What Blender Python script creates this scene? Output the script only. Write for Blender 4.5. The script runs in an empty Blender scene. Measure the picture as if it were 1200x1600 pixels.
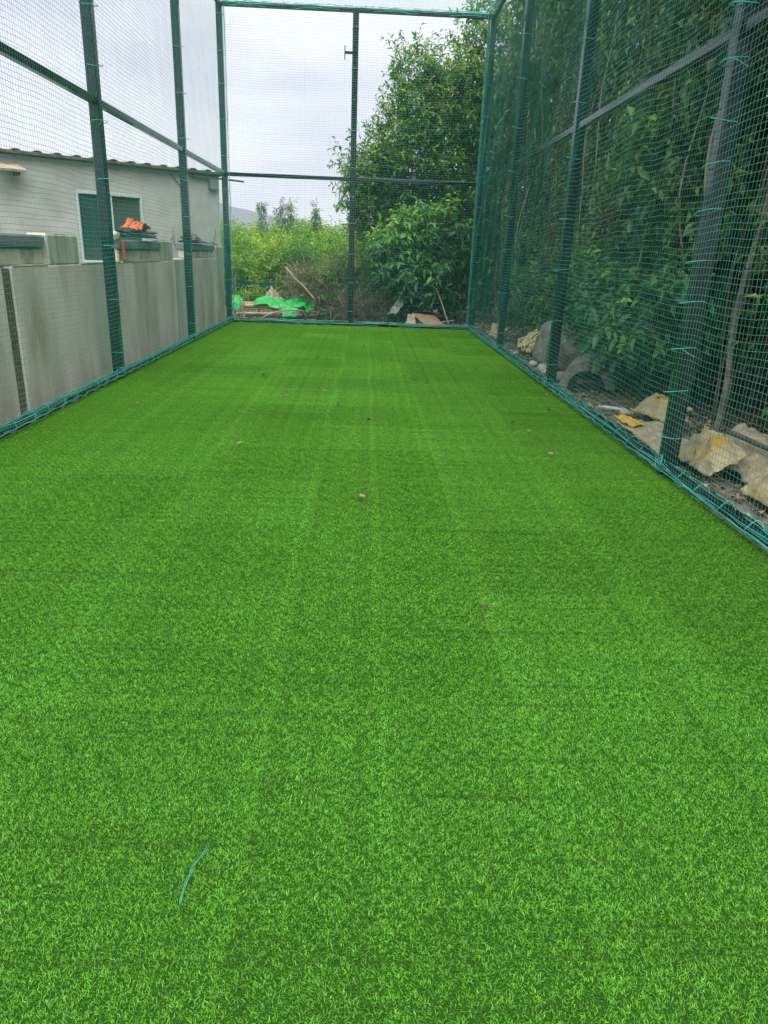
import bpy, bmesh, math, random
import numpy as np
from mathutils import Vector, Matrix, noise
from math import radians as RAD, sin, cos, pi

sc = bpy.context.scene
col = sc.collection

# ------------------------------------------------------------------ camera
cd = bpy.data.cameras.new("camera")
cam = bpy.data.objects.new("camera", cd); col.objects.link(cam)
cR = Vector((0.99906151, -0.02380874, 0.0361836))
cU = Vector((-0.02594269, 0.34004651, 0.94005072))
cF = Vector((0.03468553, 0.94010718, -0.33910972))
M = Matrix(((cR.x, cU.x, -cF.x, 0), (cR.y, cU.y, -cF.y, 0), (cR.z, cU.z, -cF.z, 1.6), (0, 0, 0, 1)))
cam.matrix_world = M
cd.sensor_fit = 'VERTICAL'; cd.sensor_height = 24.0; cd.lens = 24.0 * 1117.9 / 1600
cd.clip_start = 0.05; cd.clip_end = 20000
sc.camera = cam

# ------------------------------------------------------------------ world, sun, exposure
SUN_EL, SUN_AZ = 58, 178            # azimuth from +Y towards +X
w = bpy.data.worlds.new("World"); sc.world = w; w.use_nodes = True
nt = w.node_tree; nt.nodes.clear()
def nd(nt, t, **kw):
    n = nt.nodes.new(t)
    for k, v in kw.items(): setattr(n, k, v)
    return n
out = nd(nt, 'ShaderNodeOutputWorld'); bg = nd(nt, 'ShaderNodeBackground'); bg.inputs[1].default_value = 0.05
sky = nd(nt, 'ShaderNodeTexSky'); sky.sky_type = 'NISHITA'; sky.sun_disc = False
sky.sun_elevation = RAD(SUN_EL); sky.sun_rotation = RAD(SUN_AZ)
tc = nd(nt, 'ShaderNodeTexCoord')
mp = nd(nt, 'ShaderNodeMapping'); mp.inputs['Scale'].default_value = (1.3, 1.3, 3.4)
n1 = nd(nt, 'ShaderNodeTexNoise'); n1.inputs['Scale'].default_value = 1.9; n1.inputs['Detail'].default_value = 6; n1.inputs['Roughness'].default_value = .55
cr = nd(nt, 'ShaderNodeValToRGB')
cr.color_ramp.elements[0].position = .40; cr.color_ramp.elements[0].color = (3.35, 3.45, 4.1, 1)
cr.color_ramp.elements[1].position = .58; cr.color_ramp.elements[1].color = (5.0, 5.0, 5.15, 1)
mx = nd(nt, 'ShaderNodeMixRGB'); mx.inputs[0].default_value = .93
nt.links.new(tc.outputs['Generated'], mp.inputs[0]); nt.links.new(mp.outputs[0], n1.inputs['Vector'])
nt.links.new(n1.outputs[0], cr.inputs[0]); nt.links.new(sky.outputs[0], mx.inputs[1]); nt.links.new(cr.outputs[0], mx.inputs[2])
nt.links.new(mx.outputs[0], bg.inputs[0]); nt.links.new(bg.outputs[0], out.inputs[0])

sl = bpy.data.lights.new("sun", 'SUN'); sl.energy = 1.5; sl.angle = RAD(80); sl.color = (1, .97, .92)
sun = bpy.data.objects.new("sun", sl); col.objects.link(sun)
sd = Vector((sin(RAD(SUN_AZ)) * cos(RAD(SUN_EL)), cos(RAD(SUN_AZ)) * cos(RAD(SUN_EL)), sin(RAD(SUN_EL))))
sun.rotation_euler = sd.to_track_quat('Z', 'Y').to_euler()
sc.view_settings.view_transform = 'Standard'; sc.view_settings.look = 'None'
sc.view_settings.gamma = 1; sc.view_settings.use_curve_mapping = False; sc.view_settings.exposure = 2.25

rnd = random.Random(7)
rng = np.random.default_rng(11)

# ------------------------------------------------------------------ materials
def mat(name, base=(.5, .5, .5), rough=.7, spec=.4, metal=0, c2=None, nscale=5, ndet=5, lo=.35, hi=.65,
        c3=None, n3=1.2, lo3=.5, hi3=.75, bump=0, bscale=40, stretch=None, transl=0, attr=None, trans_col=None, coat=0):
    m = bpy.data.materials.new(name); m.use_nodes = True; t = m.node_tree; t.nodes.clear()
    o = nd(t, 'ShaderNodeOutputMaterial'); p = nd(t, 'ShaderNodeBsdfPrincipled')
    p.inputs['Roughness'].default_value = rough; p.inputs['Specular IOR Level'].default_value = spec; p.inputs['Metallic'].default_value = metal
    p.inputs['Coat Weight'].default_value = coat
    L = t.links.new
    g = nd(t, 'ShaderNodeNewGeometry'); vec = g.outputs['Position']
    if stretch:
        mpp = nd(t, 'ShaderNodeMapping'); mpp.inputs['Scale'].default_value = stretch; L(vec, mpp.inputs[0]); vec = mpp.outputs[0]
    colr = None
    if attr:
        a = nd(t, 'ShaderNodeAttribute'); a.attribute_name = 'tint'
        r = nd(t, 'ShaderNodeValToRGB'); els = r.color_ramp.elements
        for i, (ps, c) in enumerate(attr):
            e = els[i] if i < 2 else els.new(ps)
            e.position = ps; e.color = (*c, 1)
        L(a.outputs['Fac'], r.inputs[0]); colr = r.outputs[0]
    elif c2:
        n = nd(t, 'ShaderNodeTexNoise'); n.inputs['Scale'].default_value = nscale; n.inputs['Detail'].default_value = ndet
        n.inputs['Roughness'].default_value = .65; L(vec, n.inputs['Vector'])
        r = nd(t, 'ShaderNodeValToRGB'); r.color_ramp.elements[0].position = lo; r.color_ramp.elements[1].position = hi
        r.color_ramp.elements[0].color = (*base, 1); r.color_ramp.elements[1].color = (*c2, 1)
        L(n.outputs[0], r.inputs[0]); colr = r.outputs[0]
        if c3:
            n = nd(t, 'ShaderNodeTexNoise'); n.inputs['Scale'].default_value = n3; n.inputs['Detail'].default_value = 6; L(vec, n.inputs['Vector'])
            mr = nd(t, 'ShaderNodeMapRange'); mr.inputs[1].default_value = lo3; mr.inputs[2].default_value = hi3; L(n.outputs[0], mr.inputs[0])
            x = nd(t, 'ShaderNodeMixRGB'); L(mr.outputs[0], x.inputs[0]); L(colr, x.inputs[1]); x.inputs[2].default_value = (*c3, 1); colr = x.outputs[0]
    if colr: L(colr, p.inputs['Base Color'])
    else: p.inputs['Base Color'].default_value = (*base, 1)
    if bump:
        n = nd(t, 'ShaderNodeTexNoise'); n.inputs['Scale'].default_value = bscale; n.inputs['Detail'].default_value = 6; L(vec, n.inputs['Vector'])
        b = nd(t, 'ShaderNodeBump'); b.inputs['Strength'].default_value = 1; b.inputs['Distance'].default_value = bump
        L(n.outputs[0], b.inputs['Height']); L(b.outputs[0], p.inputs['Normal'])
    sh = p.outputs[0]
    if transl:
        tr = nd(t, 'ShaderNodeBsdfTranslucent'); ms = nd(t, 'ShaderNodeMixShader'); ms.inputs[0].default_value = transl
        if colr:
            hs = nd(t, 'ShaderNodeMixRGB', blend_type='MULTIPLY'); hs.inputs[0].default_value = 1; L(colr, hs.inputs[1]); hs.inputs[2].default_value = (1.5, 1.6, .7, 1); L(hs.outputs[0], tr.inputs[0])
        else: tr.inputs[0].default_value = (*base, 1)
        L(sh, ms.inputs[1]); L(tr.outputs[0], ms.inputs[2]); sh = ms.outputs[0]
    L(sh, o.inputs[0]); return m

MT = dict(
    paint=mat('black_gloss_paint', (.003, .012, .012), .12, .55, c2=(.006, .017, .017), nscale=9, c3=(.035, .02, .012), n3=17, lo3=.66, hi3=.72, bump=.0002, bscale=60),
    twine=mat('teal_twine', (.028, .24, .19), .5, .5, c2=(.05, .36, .28), nscale=2),
    twine_bright=mat('bright_teal_twine', (.05, .36, .30), .5, .5, c2=(.11, .50, .43), nscale=30),
    dirt=mat('dirt', (.10, .085, .07), .95, .1, c2=(.23, .205, .175), nscale=7, c3=(.055, .07, .03), n3=.7, bump=.02, bscale=22),
    plaster=mat('wall_plaster', (.53, .48, .40), .9, .15, c2=(.68, .63, .54), nscale=1.6, c3=(.32, .25, .16), n3=1.0, lo3=.48, hi3=.75, stretch=(1, 1.7, .5), bump=.004, bscale=24),
    plaster_col=mat('column_plaster', (.42, .42, .33), .9, .15, c2=(.58, .56, .47), nscale=3, c3=(.25, .26, .15), n3=2, lo3=.45, hi3=.7, stretch=(1, 3, .7), bump=.004, bscale=24),
    block=mat('rendered_block', (.42, .37, .27), .95, .1, c2=(.60, .54, .42), nscale=5, c3=(.2, .16, .1), n3=3, bump=.006, bscale=30),
    slab=mat('grey_slab', (.12, .14, .13), .85, .2, c2=(.20, .22, .21), nscale=8, bump=.004, bscale=50, stretch=(1, .6, 5)),
    darkbrown=mat('dark_brown', (.10, .075, .045), .95, .1, c2=(.17, .13, .08), nscale=8),  # plain dark brown for wall strips and darker fallen leaves
    bwall=mat('pale_wall_paint', (.33, .35, .32), .9, .15, c2=(.42, .43, .40), nscale=.9, c3=(.26, .27, .23), n3=1.6, lo3=.45, hi3=.8, bump=.002, bscale=20),
    roof=mat('roof_tile_clay', (.16, .10, .07), .85, .2, c2=(.36, .27, .2), nscale=6),
    roofedge=mat('roof_edge', (.05, .045, .035), .9, .2, c2=(.12, .11, .08), nscale=9),
    alu=mat('window_aluminium', (.35, .45, .42), .45, .5, c2=(.42, .52, .5), nscale=3),
    glass=mat('dark_window_glass', (.012, .045, .036), .1, .8, c2=(.03, .06, .05), nscale=2.5),
    glass2=mat('dark_dusty_glass', (.045, .06, .045), .3, .5, c2=(.06, .075, .055), nscale=3),
    whitesill=mat('sill', (.55, .52, .5), .8, .2, c2=(.65, .63, .6), nscale=6),
    orange=mat('orange_cloth', (.60, .13, .05), .85, .1, c2=(.75, .22, .1), nscale=12, transl=.1, bump=.006, bscale=60),
    blackbag=mat('black_bag', (.02, .03, .045), .4, .5, c2=(.06, .085, .11), nscale=12, bump=.01, bscale=25),
    greysack=mat('grey_bundle', (.09, .085, .07), .8, .2, c2=(.2, .19, .16), nscale=14, bump=.01, bscale=25),
    green=mat('green_plastic_tarp', (.008, .33, .045), .38, .5, c2=(.02, .47, .09), nscale=5, bump=.012, bscale=22, transl=.05),
    bamboo=mat('bamboo', (.42, .29, .15), .6, .3, c2=(.55, .42, .25), nscale=14),
    bark=mat('bark', (.07, .05, .035), .9, .1, c2=(.16, .125, .09), nscale=14, stretch=(1, 1, .25), bump=.01, bscale=30),
    palebark=mat('dry_stick', (.27, .21, .15), .9, .1, c2=(.42, .35, .27), nscale=14),
    twig=mat('dead_twigs', (0.150, 0.120, 0.083), .9, .1, c2=(0.360, 0.285, 0.210), nscale=4),
    jute=mat('jute_cloth', (.26, .21, .14), .9, .1, c2=(.42, .35, .25), nscale=9, bump=.006, bscale=70),
    sack=mat('yellow_woven_sack', (.27, .23, .13), .75, .2, c2=(.42, .37, .23), nscale=7, c3=(.36, .24, .03), n3=3.5, lo3=.54, hi3=.64, bump=.007, bscale=50),
    sack_or=mat('orange_woven_sack', (.36, .28, .12), .75, .2, c2=(.50, .42, .26), nscale=9, c3=(.42, .20, .04), n3=6, lo3=.55, hi3=.7, bump=.007, bscale=50),
    sack_print=mat('printed_sack', (.52, .46, .22), .8, .2, c2=(.10, .09, .05), nscale=11, ndet=2, lo=.52, hi=.6, bump=.008, bscale=40),
    cardboard=mat('cardboard', (.26, .18, .11), .9, .1, c2=(.34, .25, .16), nscale=6),
    concrete=mat('grey_concrete', (.14, .13, .115), .95, .1, c2=(.25, .235, .21), nscale=9, c3=(.09, .08, .06), n3=2.5, bump=.014, bscale=40),
    stone=mat('pale_stone', (.34, .31, .27), .95, .1, c2=(.5, .47, .42), nscale=12, bump=.01, bscale=30),
    plastic=mat('white_plastic_bag', (.55, .57, .6), .45, .4, c2=(.7, .72, .75), nscale=8, transl=.25),
    yplastic=mat('yellow_scrap', (.65, .36, .03), .6, .3, c2=(.7, .5, .12), nscale=15, transl=.2),
    shade=mat('green_shade_net', (.01, .07, .055), .8, .2, c2=(.02, .11, .08), nscale=6, transl=.3),
    pipe=mat('dark_plastic_pipe', (.05, .05, .05), .5, .4, c2=(.08, .075, .07), nscale=8),
    dryleaf=mat('dry_leaf', (.30, .22, .11), .85, .2, c2=(.52, .44, .28), nscale=3.7, transl=.1),
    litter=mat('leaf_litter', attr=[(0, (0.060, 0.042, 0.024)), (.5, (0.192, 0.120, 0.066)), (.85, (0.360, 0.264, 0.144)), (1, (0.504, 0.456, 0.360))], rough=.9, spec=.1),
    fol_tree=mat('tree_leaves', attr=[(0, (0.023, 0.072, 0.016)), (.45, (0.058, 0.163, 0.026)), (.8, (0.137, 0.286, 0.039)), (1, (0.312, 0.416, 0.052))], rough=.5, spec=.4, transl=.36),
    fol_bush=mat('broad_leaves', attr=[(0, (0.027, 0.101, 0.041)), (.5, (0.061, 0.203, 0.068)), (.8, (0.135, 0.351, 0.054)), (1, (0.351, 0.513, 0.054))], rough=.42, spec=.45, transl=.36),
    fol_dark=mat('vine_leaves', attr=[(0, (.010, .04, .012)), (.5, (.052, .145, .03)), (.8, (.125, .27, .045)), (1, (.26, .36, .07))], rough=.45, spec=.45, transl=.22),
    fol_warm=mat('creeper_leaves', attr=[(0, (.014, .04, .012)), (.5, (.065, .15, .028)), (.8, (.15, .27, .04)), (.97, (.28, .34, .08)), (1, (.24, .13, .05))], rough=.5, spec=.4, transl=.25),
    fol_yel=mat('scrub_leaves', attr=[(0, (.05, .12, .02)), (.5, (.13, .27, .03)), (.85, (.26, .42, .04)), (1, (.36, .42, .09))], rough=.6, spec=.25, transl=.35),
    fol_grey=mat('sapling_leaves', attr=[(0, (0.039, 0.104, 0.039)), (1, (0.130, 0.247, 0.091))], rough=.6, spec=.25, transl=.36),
    hill=mat('hill_cover', (.025, .05, .045), .95, .05, c2=(.05, .075, .06), nscale=.01),
)

# ------------------------------------------------------------------ helpers
ORG = {}
def org(o): return ORG.get(o.name, Vector((0, 0, 0))) if o else Vector((0, 0, 0))
def tag(o, label=None, cat=None, group=None, kind=None):
    if label: o['label'] = label
    if cat: o['category'] = cat
    if group: o['group'] = group
    if kind: o['kind'] = kind
    return o
def thing(name, loc, label, cat, group=None):
    o = bpy.data.objects.new(name, None); col.objects.link(o); o.location = loc; o.empty_display_size = .1
    ORG[o.name] = Vector(loc); return tag(o, label, cat, group)
def link(name, me, parent=None, m=None):
    o = bpy.data.objects.new(name, me); col.objects.link(o)
    if m: me.materials.append(m)
    if parent: o.parent = parent; ORG[o.name] = org(parent)
    return o
class MB:
    def __init__(s): s.v = []; s.f = []; s.smooth = False
    def add(s, vs, fs):
        k = len(s.v); s.v += [tuple(v) for v in vs]; s.f += [tuple(i + k for i in f) for f in fs]; return s
    def box(s, c, size, rot=None, ch=.004):
        c = Vector(c); hx, hy, hz = [q / 2 for q in size]; R = rot if rot else Matrix.Identity(3)
        e = min(ch, hx * .4, hy * .4, hz * .4)
        vs = []; idx = {}
        for sx in (-1, 1):
            for sy in (-1, 1):
                for sz in (-1, 1):
                    for a in range(3):
                        q = [hx, hy, hz]; q = [q[i] - (e if i != a else 0) for i in range(3)]
                        idx[(sx, sy, sz, a)] = len(vs); vs.append(c + R @ Vector((sx * q[0], sy * q[1], sz * q[2])))
        fs = []
        for a in range(3):
            for sg in (-1, 1):
                o1, o2 = [i for i in range(3) if i != a]
                loop = []
                for u, v in ((-1, -1), (1, -1), (1, 1), (-1, 1)):
                    k = [0, 0, 0]; k[a] = sg; k[o1] = u; k[o2] = v; loop.append(idx[(*k, a)])
                fs.append(loop)
        for a in range(3):                                   # edges
            o1, o2 = [i for i in range(3) if i != a]
            for u in (-1, 1):
                for v in (-1, 1):
                    k0 = [0, 0, 0]; k0[o1] = u; k0[o2] = v; k1 = list(k0); k0[a] = -1; k1[a] = 1
                    fs.append([idx[(*k0, o1)], idx[(*k1, o1)], idx[(*k1, o2)], idx[(*k0, o2)]])
        for sx in (-1, 1):
            for sy in (-1, 1):
                for sz in (-1, 1): fs.append([idx[(sx, sy, sz, a)] for a in range(3)])
        return s.add(vs, fs)
    def tube(s, pts, r, n=6, cap=True):
        pts = [Vector(p) for p in pts]; rs = r if isinstance(r, (list, tuple)) else [r] * len(pts)
        vs = []; fs = []; prev = None
        for i, p in enumerate(pts):
            d = (pts[min(i + 1, len(pts) - 1)] - pts[max(i - 1, 0)]).normalized()
            if prev is None:
                a = Vector((0, 0, 1)) if abs(d.z) < .9 else Vector((1, 0, 0)); x = d.cross(a).normalized()
            else: x = (prev - d * prev.dot(d)).normalized()
            prev = x; y = d.cross(x)
            for k in range(n):
                t = 2 * pi * k / n; vs.append(p + (x * cos(t) + y * sin(t)) * rs[i])
        for i in range(len(pts) - 1):
            for k in range(n):
                a = i * n + k; b = i * n + (k + 1) % n; fs.append((a, b, b + n, a + n))
        if cap: fs.append(tuple(range(n))[::-1]); fs.append(tuple(range((len(pts) - 1) * n, len(pts) * n)))
        return s.add(vs, fs)
    def build(s, name, m, parent=None, smooth=False):
        me = bpy.data.meshes.new(name); O = org(parent)
        me.from_pydata([(v[0] - O.x, v[1] - O.y, v[2] - O.z) for v in s.v], [], s.f)
        bm = bmesh.new(); bm.from_mesh(me); bmesh.ops.recalc_face_normals(bm, faces=bm.faces); bm.to_mesh(me); bm.free()
        if smooth or s.smooth: me.polygons.foreach_set('use_smooth', [True] * len(me.polygons))
        return link(name, me, parent, m)
def np_mesh(name, V, F, m, parent=None, tint=None, smooth=False):
    """V (n,3), F (k,3 or 4) numpy arrays in world coordinates"""
    O = org(parent); V = V - np.array(O)
    me = bpy.data.meshes.new(name); n, k = len(V), F.shape[1]
    me.vertices.add(n); me.vertices.foreach_set('co', V.astype(np.float32).ravel())
    me.loops.add(F.size); me.loops.foreach_set('vertex_index', F.astype(np.int32).ravel())
    me.polygons.add(len(F)); me.polygons.foreach_set('loop_start', np.arange(0, F.size, k, dtype=np.int32))
    if smooth: me.polygons.foreach_set('use_smooth', [True] * len(F))
    me.update(calc_edges=True)
    if tint is not None:
        a = me.attributes.new('tint', 'FLOAT', 'POINT'); a.data.foreach_set('value', tint.astype(np.float32))
    return link(name, me, parent, m)
def nrm(a): return a / (np.linalg.norm(a, axis=-1, keepdims=True) + 1e-9)
def leaf_arrays(P, D, N, L, W, tint, fold=.25, droop=.18):
    D = nrm(D); S = nrm(np.cross(D, N)); N = np.cross(S, D); L = L[:, None]; W = W[:, None]
    a = P; b = P + D * L * .45 + S * W * .5 + N * W * fold; c = P + D * L - N * L * droop; d = P + D * L * .45 - S * W * .5 + N * W * fold
    V = np.stack([a, b, c, d], 1).reshape(-1, 3); n = len(P); i = np.arange(n)[:, None] * 4
    F = np.concatenate([i + [0, 1, 2], i + [0, 2, 3]], 0)
    return V, F, np.repeat(tint, 4)
def twig_leaves(rg, blobs, n, per=9, LL=.09, WW=.04, TL=.45, up=.35, shell=.35, droop=.0, tbias=0.0, core=0.0):
    """twigs with alternating leaves in a set of ellipsoids (centre, radii[, tint bias]); returns P,D,N,L,W,t and twig segments"""
    vol = np.array([b[1][0] * b[1][1] * b[1][2] for b in blobs]) ** .75; vol /= vol.sum()
    bi = rg.choice(len(blobs), n, p=vol)
    c = np.array([b[0] for b in blobs])[bi]; r = np.array([b[1] for b in blobs])[bi]; bt = np.array([(b[2] if len(b) > 2 else 0) for b in blobs])[bi]
    u = nrm(rg.normal(size=(n, 3))); rr = rg.random(n) ** shell
    lump = 1 + .16 * np.sin(u[:, 0] * 5.1 + bi * 1.7) * np.sin(u[:, 2] * 4.3 + bi) + .10 * np.sin(u[:, 1] * 9 + u[:, 2] * 7)
    p0 = c + u * r * (rr * lump)[:, None]
    d = nrm(u * .9 + rg.normal(size=(n, 3)) * .5 + np.array([0, 0, up]))
    tl = TL * (.5 + rg.random(n)); p1 = p0 + d * tl[:, None]
    k = np.arange(per); t = (k + .6) / per
    P = p0[:, None] + d[:, None] * (tl[:, None] * t)[:, :, None]
    ang = k * 2.4 + rg.random((n, 1)) * 6
    a = nrm(np.cross(d, np.array([.3, .2, 1.]))); b = np.cross(d, a)
    side = a[:, None] * np.cos(ang)[..., None] + b[:, None] * np.sin(ang)[..., None]
    D = side + d[:, None] * .55 + rg.normal(size=side.shape) * .15; D[..., 2] -= droop
    N = np.array([0, 0, 1.]) * .9 + side * .1 + rg.normal(size=side.shape) * .35 + d[:, None] * .3
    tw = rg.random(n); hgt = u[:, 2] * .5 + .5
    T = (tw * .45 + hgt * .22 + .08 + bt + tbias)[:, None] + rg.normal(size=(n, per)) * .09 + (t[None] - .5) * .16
    sh = (.45 + .8 * rg.random((n, per)) ** 1.3) * (.8 + .45 * rg.random((n, 1)))
    return (P.reshape(-1, 3), D.reshape(-1, 3), N.reshape(-1, 3), (LL * sh).ravel(), (WW * sh).ravel(), np.clip(T, 0, 1).ravel(), p0, p1)
def stems_mesh(name, A, B, r, m, parent):
    """thin three-sided stems A->B"""
    d = nrm(B - A); x = nrm(np.cross(d, np.array([.31, .2, .93]))); y = np.cross(d, x); n = len(A); vs = []
    for base, q in ((A, 1.0), (B, .5)):
        for k in range(3):
            t = 2 * pi * k / 3; vs.append(base + (x * cos(t) + y * sin(t)) * r * q)
    V = np.stack(vs, 1).reshape(-1, 3); i = np.arange(n)[:, None] * 6
    F = np.concatenate([i + [0, 1, 4, 3], i + [1, 2, 5, 4], i + [2, 0, 3, 5]], 0)
    return np_mesh(name, V, F, m, parent)
def crown(parent, blobs, n, m, stem_m=None, stem_r=.006, seed=1, name='crown', stems=True, **kw):
    rg = np.random.default_rng(seed); P, D, N, L, W, T, a, b = twig_leaves(rg, blobs, n, **kw)
    V, F, t = leaf_arrays(P, D, N, L, W, T)
    o = np_mesh(name, V, F, m, parent, t)
    if stems and stem_m: stems_mesh('twigs', a - (b - a) * .5, b, stem_r, stem_m, parent)
    return o
def wob(p0, p1, n, amp, seed):
    p0 = Vector(p0); p1 = Vector(p1); out = []
    for i in range(n + 1):
        t = i / n; q = p0.lerp(p1, t); e = sin(pi * t) ** .5 if 0 < t < 1 else 0
        out.append(q + noise.noise_vector(Vector((t * 3 + seed * 7.3, seed, 2.1))) * amp * e)
    return out
def lumpy(name, c, rad, m, parent=None, seed=0, amp=.25, f=1.6, sub=3, rot=0, flat=0.0, base=True):
    bm = bmesh.new(); bmesh.ops.create_icosphere(bm, subdivisions=sub, radius=1)
    R = Matrix.Rotation(rot, 3, 'Z')
    for v in bm.verts:
        d = v.co.normalized(); q = 1 + amp * noise.noise(d * f + Vector((seed * 3.1, 0, 0))) * 1.6 + amp * .35 * noise.noise(d * f * 3.3 + Vector((seed, 5, 0)))
        p = Vector((d.x * rad[0], d.y * rad[1], d.z * rad[2])) * q
        if base and p.z < -rad[2] * .5: p.z = -rad[2] * .5
        v.co = R @ p + Vector(c) - org(parent)
    me = bpy.data.meshes.new(name); bm.to_mesh(me); bm.free()
    me.polygons.foreach_set('use_smooth', [True] * len(me.polygons)); return link(name, me, parent, m)
def cloth(name, outline, m, parent=None, h=None, amp=.03, f=6, thick=.006, n=22, seed=0):
    """crumpled sheet between four corner points (bilinear) with folds and real thickness; h(u,v) adds height"""
    n = max(n, 14) if n < 20 else 40
    a, b, c, d = [Vector(q) for q in outline]; bm = bmesh.new(); g = []
    O = org(parent)
    for j in range(n + 1):
        row = []
        for i in range(n + 1):
            u, v = i / n, j / n
            eu = u + .07 * noise.noise(Vector((v * 4, seed, 0))) * (1 if u > .5 else -1); ev = v + .07 * noise.noise(Vector((u * 4, seed, 9))) * (1 if v > .5 else -1)
            p = (a.lerp(b, eu)).lerp(d.lerp(c, eu), ev)
            s = noise.noise(Vector((u * f, v * f * .6, seed * 5))); s2 = noise.noise(Vector((u * f * 2.6, v * f * 2.1, seed * 5 + 3))) + .5 * (.35 - abs(noise.noise(Vector((u * f * 5.5, v * f * 4.5, seed)))) * 1.6)
            rdg = 1 - abs(s) * 2.2
            p = p + Vector((s2 * amp * .6, s * amp * .5, 0)); p.z += amp * rdg + amp * .35 * s2 + (h(u, v) if h else 0)
            row.append(bm.verts.new(p - O))
        g.append(row)
    for j in range(n):
        for i in range(n): bm.faces.new((g[j][i], g[j][i + 1], g[j + 1][i + 1], g[j + 1][i]))
    bm.normal_update(); g2 = [[bm.verts.new(v.co + v.normal * thick) for v in row] for row in g]
    for j in range(n):
        for i in range(n): bm.faces.new((g2[j][i], g2[j + 1][i], g2[j + 1][i + 1], g2[j][i + 1]))
    rim = [(0, i) for i in range(n)] + [(i, n) for i in range(n)] + [(n, n - i) for i in range(n)] + [(n - i, 0) for i in range(n)]
    for k in range(len(rim)):
        p_, q_ = rim[k], rim[(k + 1) % len(rim)]; bm.faces.new((g[p_[0]][p_[1]], g2[p_[0]][p_[1]], g2[q_[0]][q_[1]], g[q_[0]][q_[1]]))
    bmesh.ops.recalc_face_normals(bm, faces=bm.faces)
    me = bpy.data.meshes.new(name); bm.to_mesh(me); bm.free()
    me.polygons.foreach_set('use_smooth', [True] * len(me.polygons)); return link(name, me, parent, m)

# ------------------------------------------------------------------ ground and hills
XL, XR, YB, HT, HM = -3.09, 2.49, 17.09, 6.25, 3.10
def gz(x, y):
    z = .045 * noise.noise(Vector((x * .8, y * .8, 0))) + .02 * noise.noise(Vector((x * 3, y * 3, 4)))
    z += -.035
    inside = (XL - .3 < x < XR + .12) and (-3 < y < YB + .1)
    if inside: z = -.09
    if y > 22: z -= min((y - 22) * .02, .6)
    return z
def make_ground():
    xs = list(np.arange(-8, 8.01, .16)); ys = list(np.arange(0, 24.01, .16))
    e = [12, 16, 24, 40, 70, 130, 260, 600, 1400, 4000]
    xs = [-q for q in reversed(e)] + xs + e; ys = [-4000, -600, -100, -20, -6, -2] + ys + [26, 30, 36, 46, 62, 90, 140, 240, 480, 1000, 2200, 5000]
    V = [(x, y, gz(x, y)) for y in ys for x in xs]; nx = len(xs)
    F = [(j * nx + i, j * nx + i + 1, (j + 1) * nx + i + 1, (j + 1) * nx + i) for j in range(len(ys) - 1) for i in range(nx - 1)]
    o = np_mesh('ground', np.array(V), np.array(F), MT['dirt'], smooth=True); o['kind'] = 'structure'
make_ground()
def make_hills():
    V = []; n = 160; rows = 14
    for j in range(rows + 1):
        for i in range(n + 1):
            x = -2600 + 5200 * i / n; t = j / rows; y = 1500 + 1100 * t
            prof = 74 + 66 / (1 + math.exp((x + 300) / 95)) + 16 * noise.noise(Vector((x * .004, 1, 0))) + 5 * noise.noise(Vector((x * .02, 3, 0)))
            z = -5 + (prof * sin(pi * min(t * .62, 1)) ) * (1 + .25 * noise.noise(Vector((x * .006, y * .006, 0)))) 
            V.append((x, y, z))
    F = [(j * (n + 1) + i, j * (n + 1) + i + 1, (j + 1) * (n + 1) + i + 1, (j + 1) * (n + 1) + i) for j in range(rows) for i in range(n)]
    o = np_mesh('hills', np.array(V), np.array(F), MT['hill'], smooth=True); o['kind'] = 'structure'
make_hills()

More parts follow.
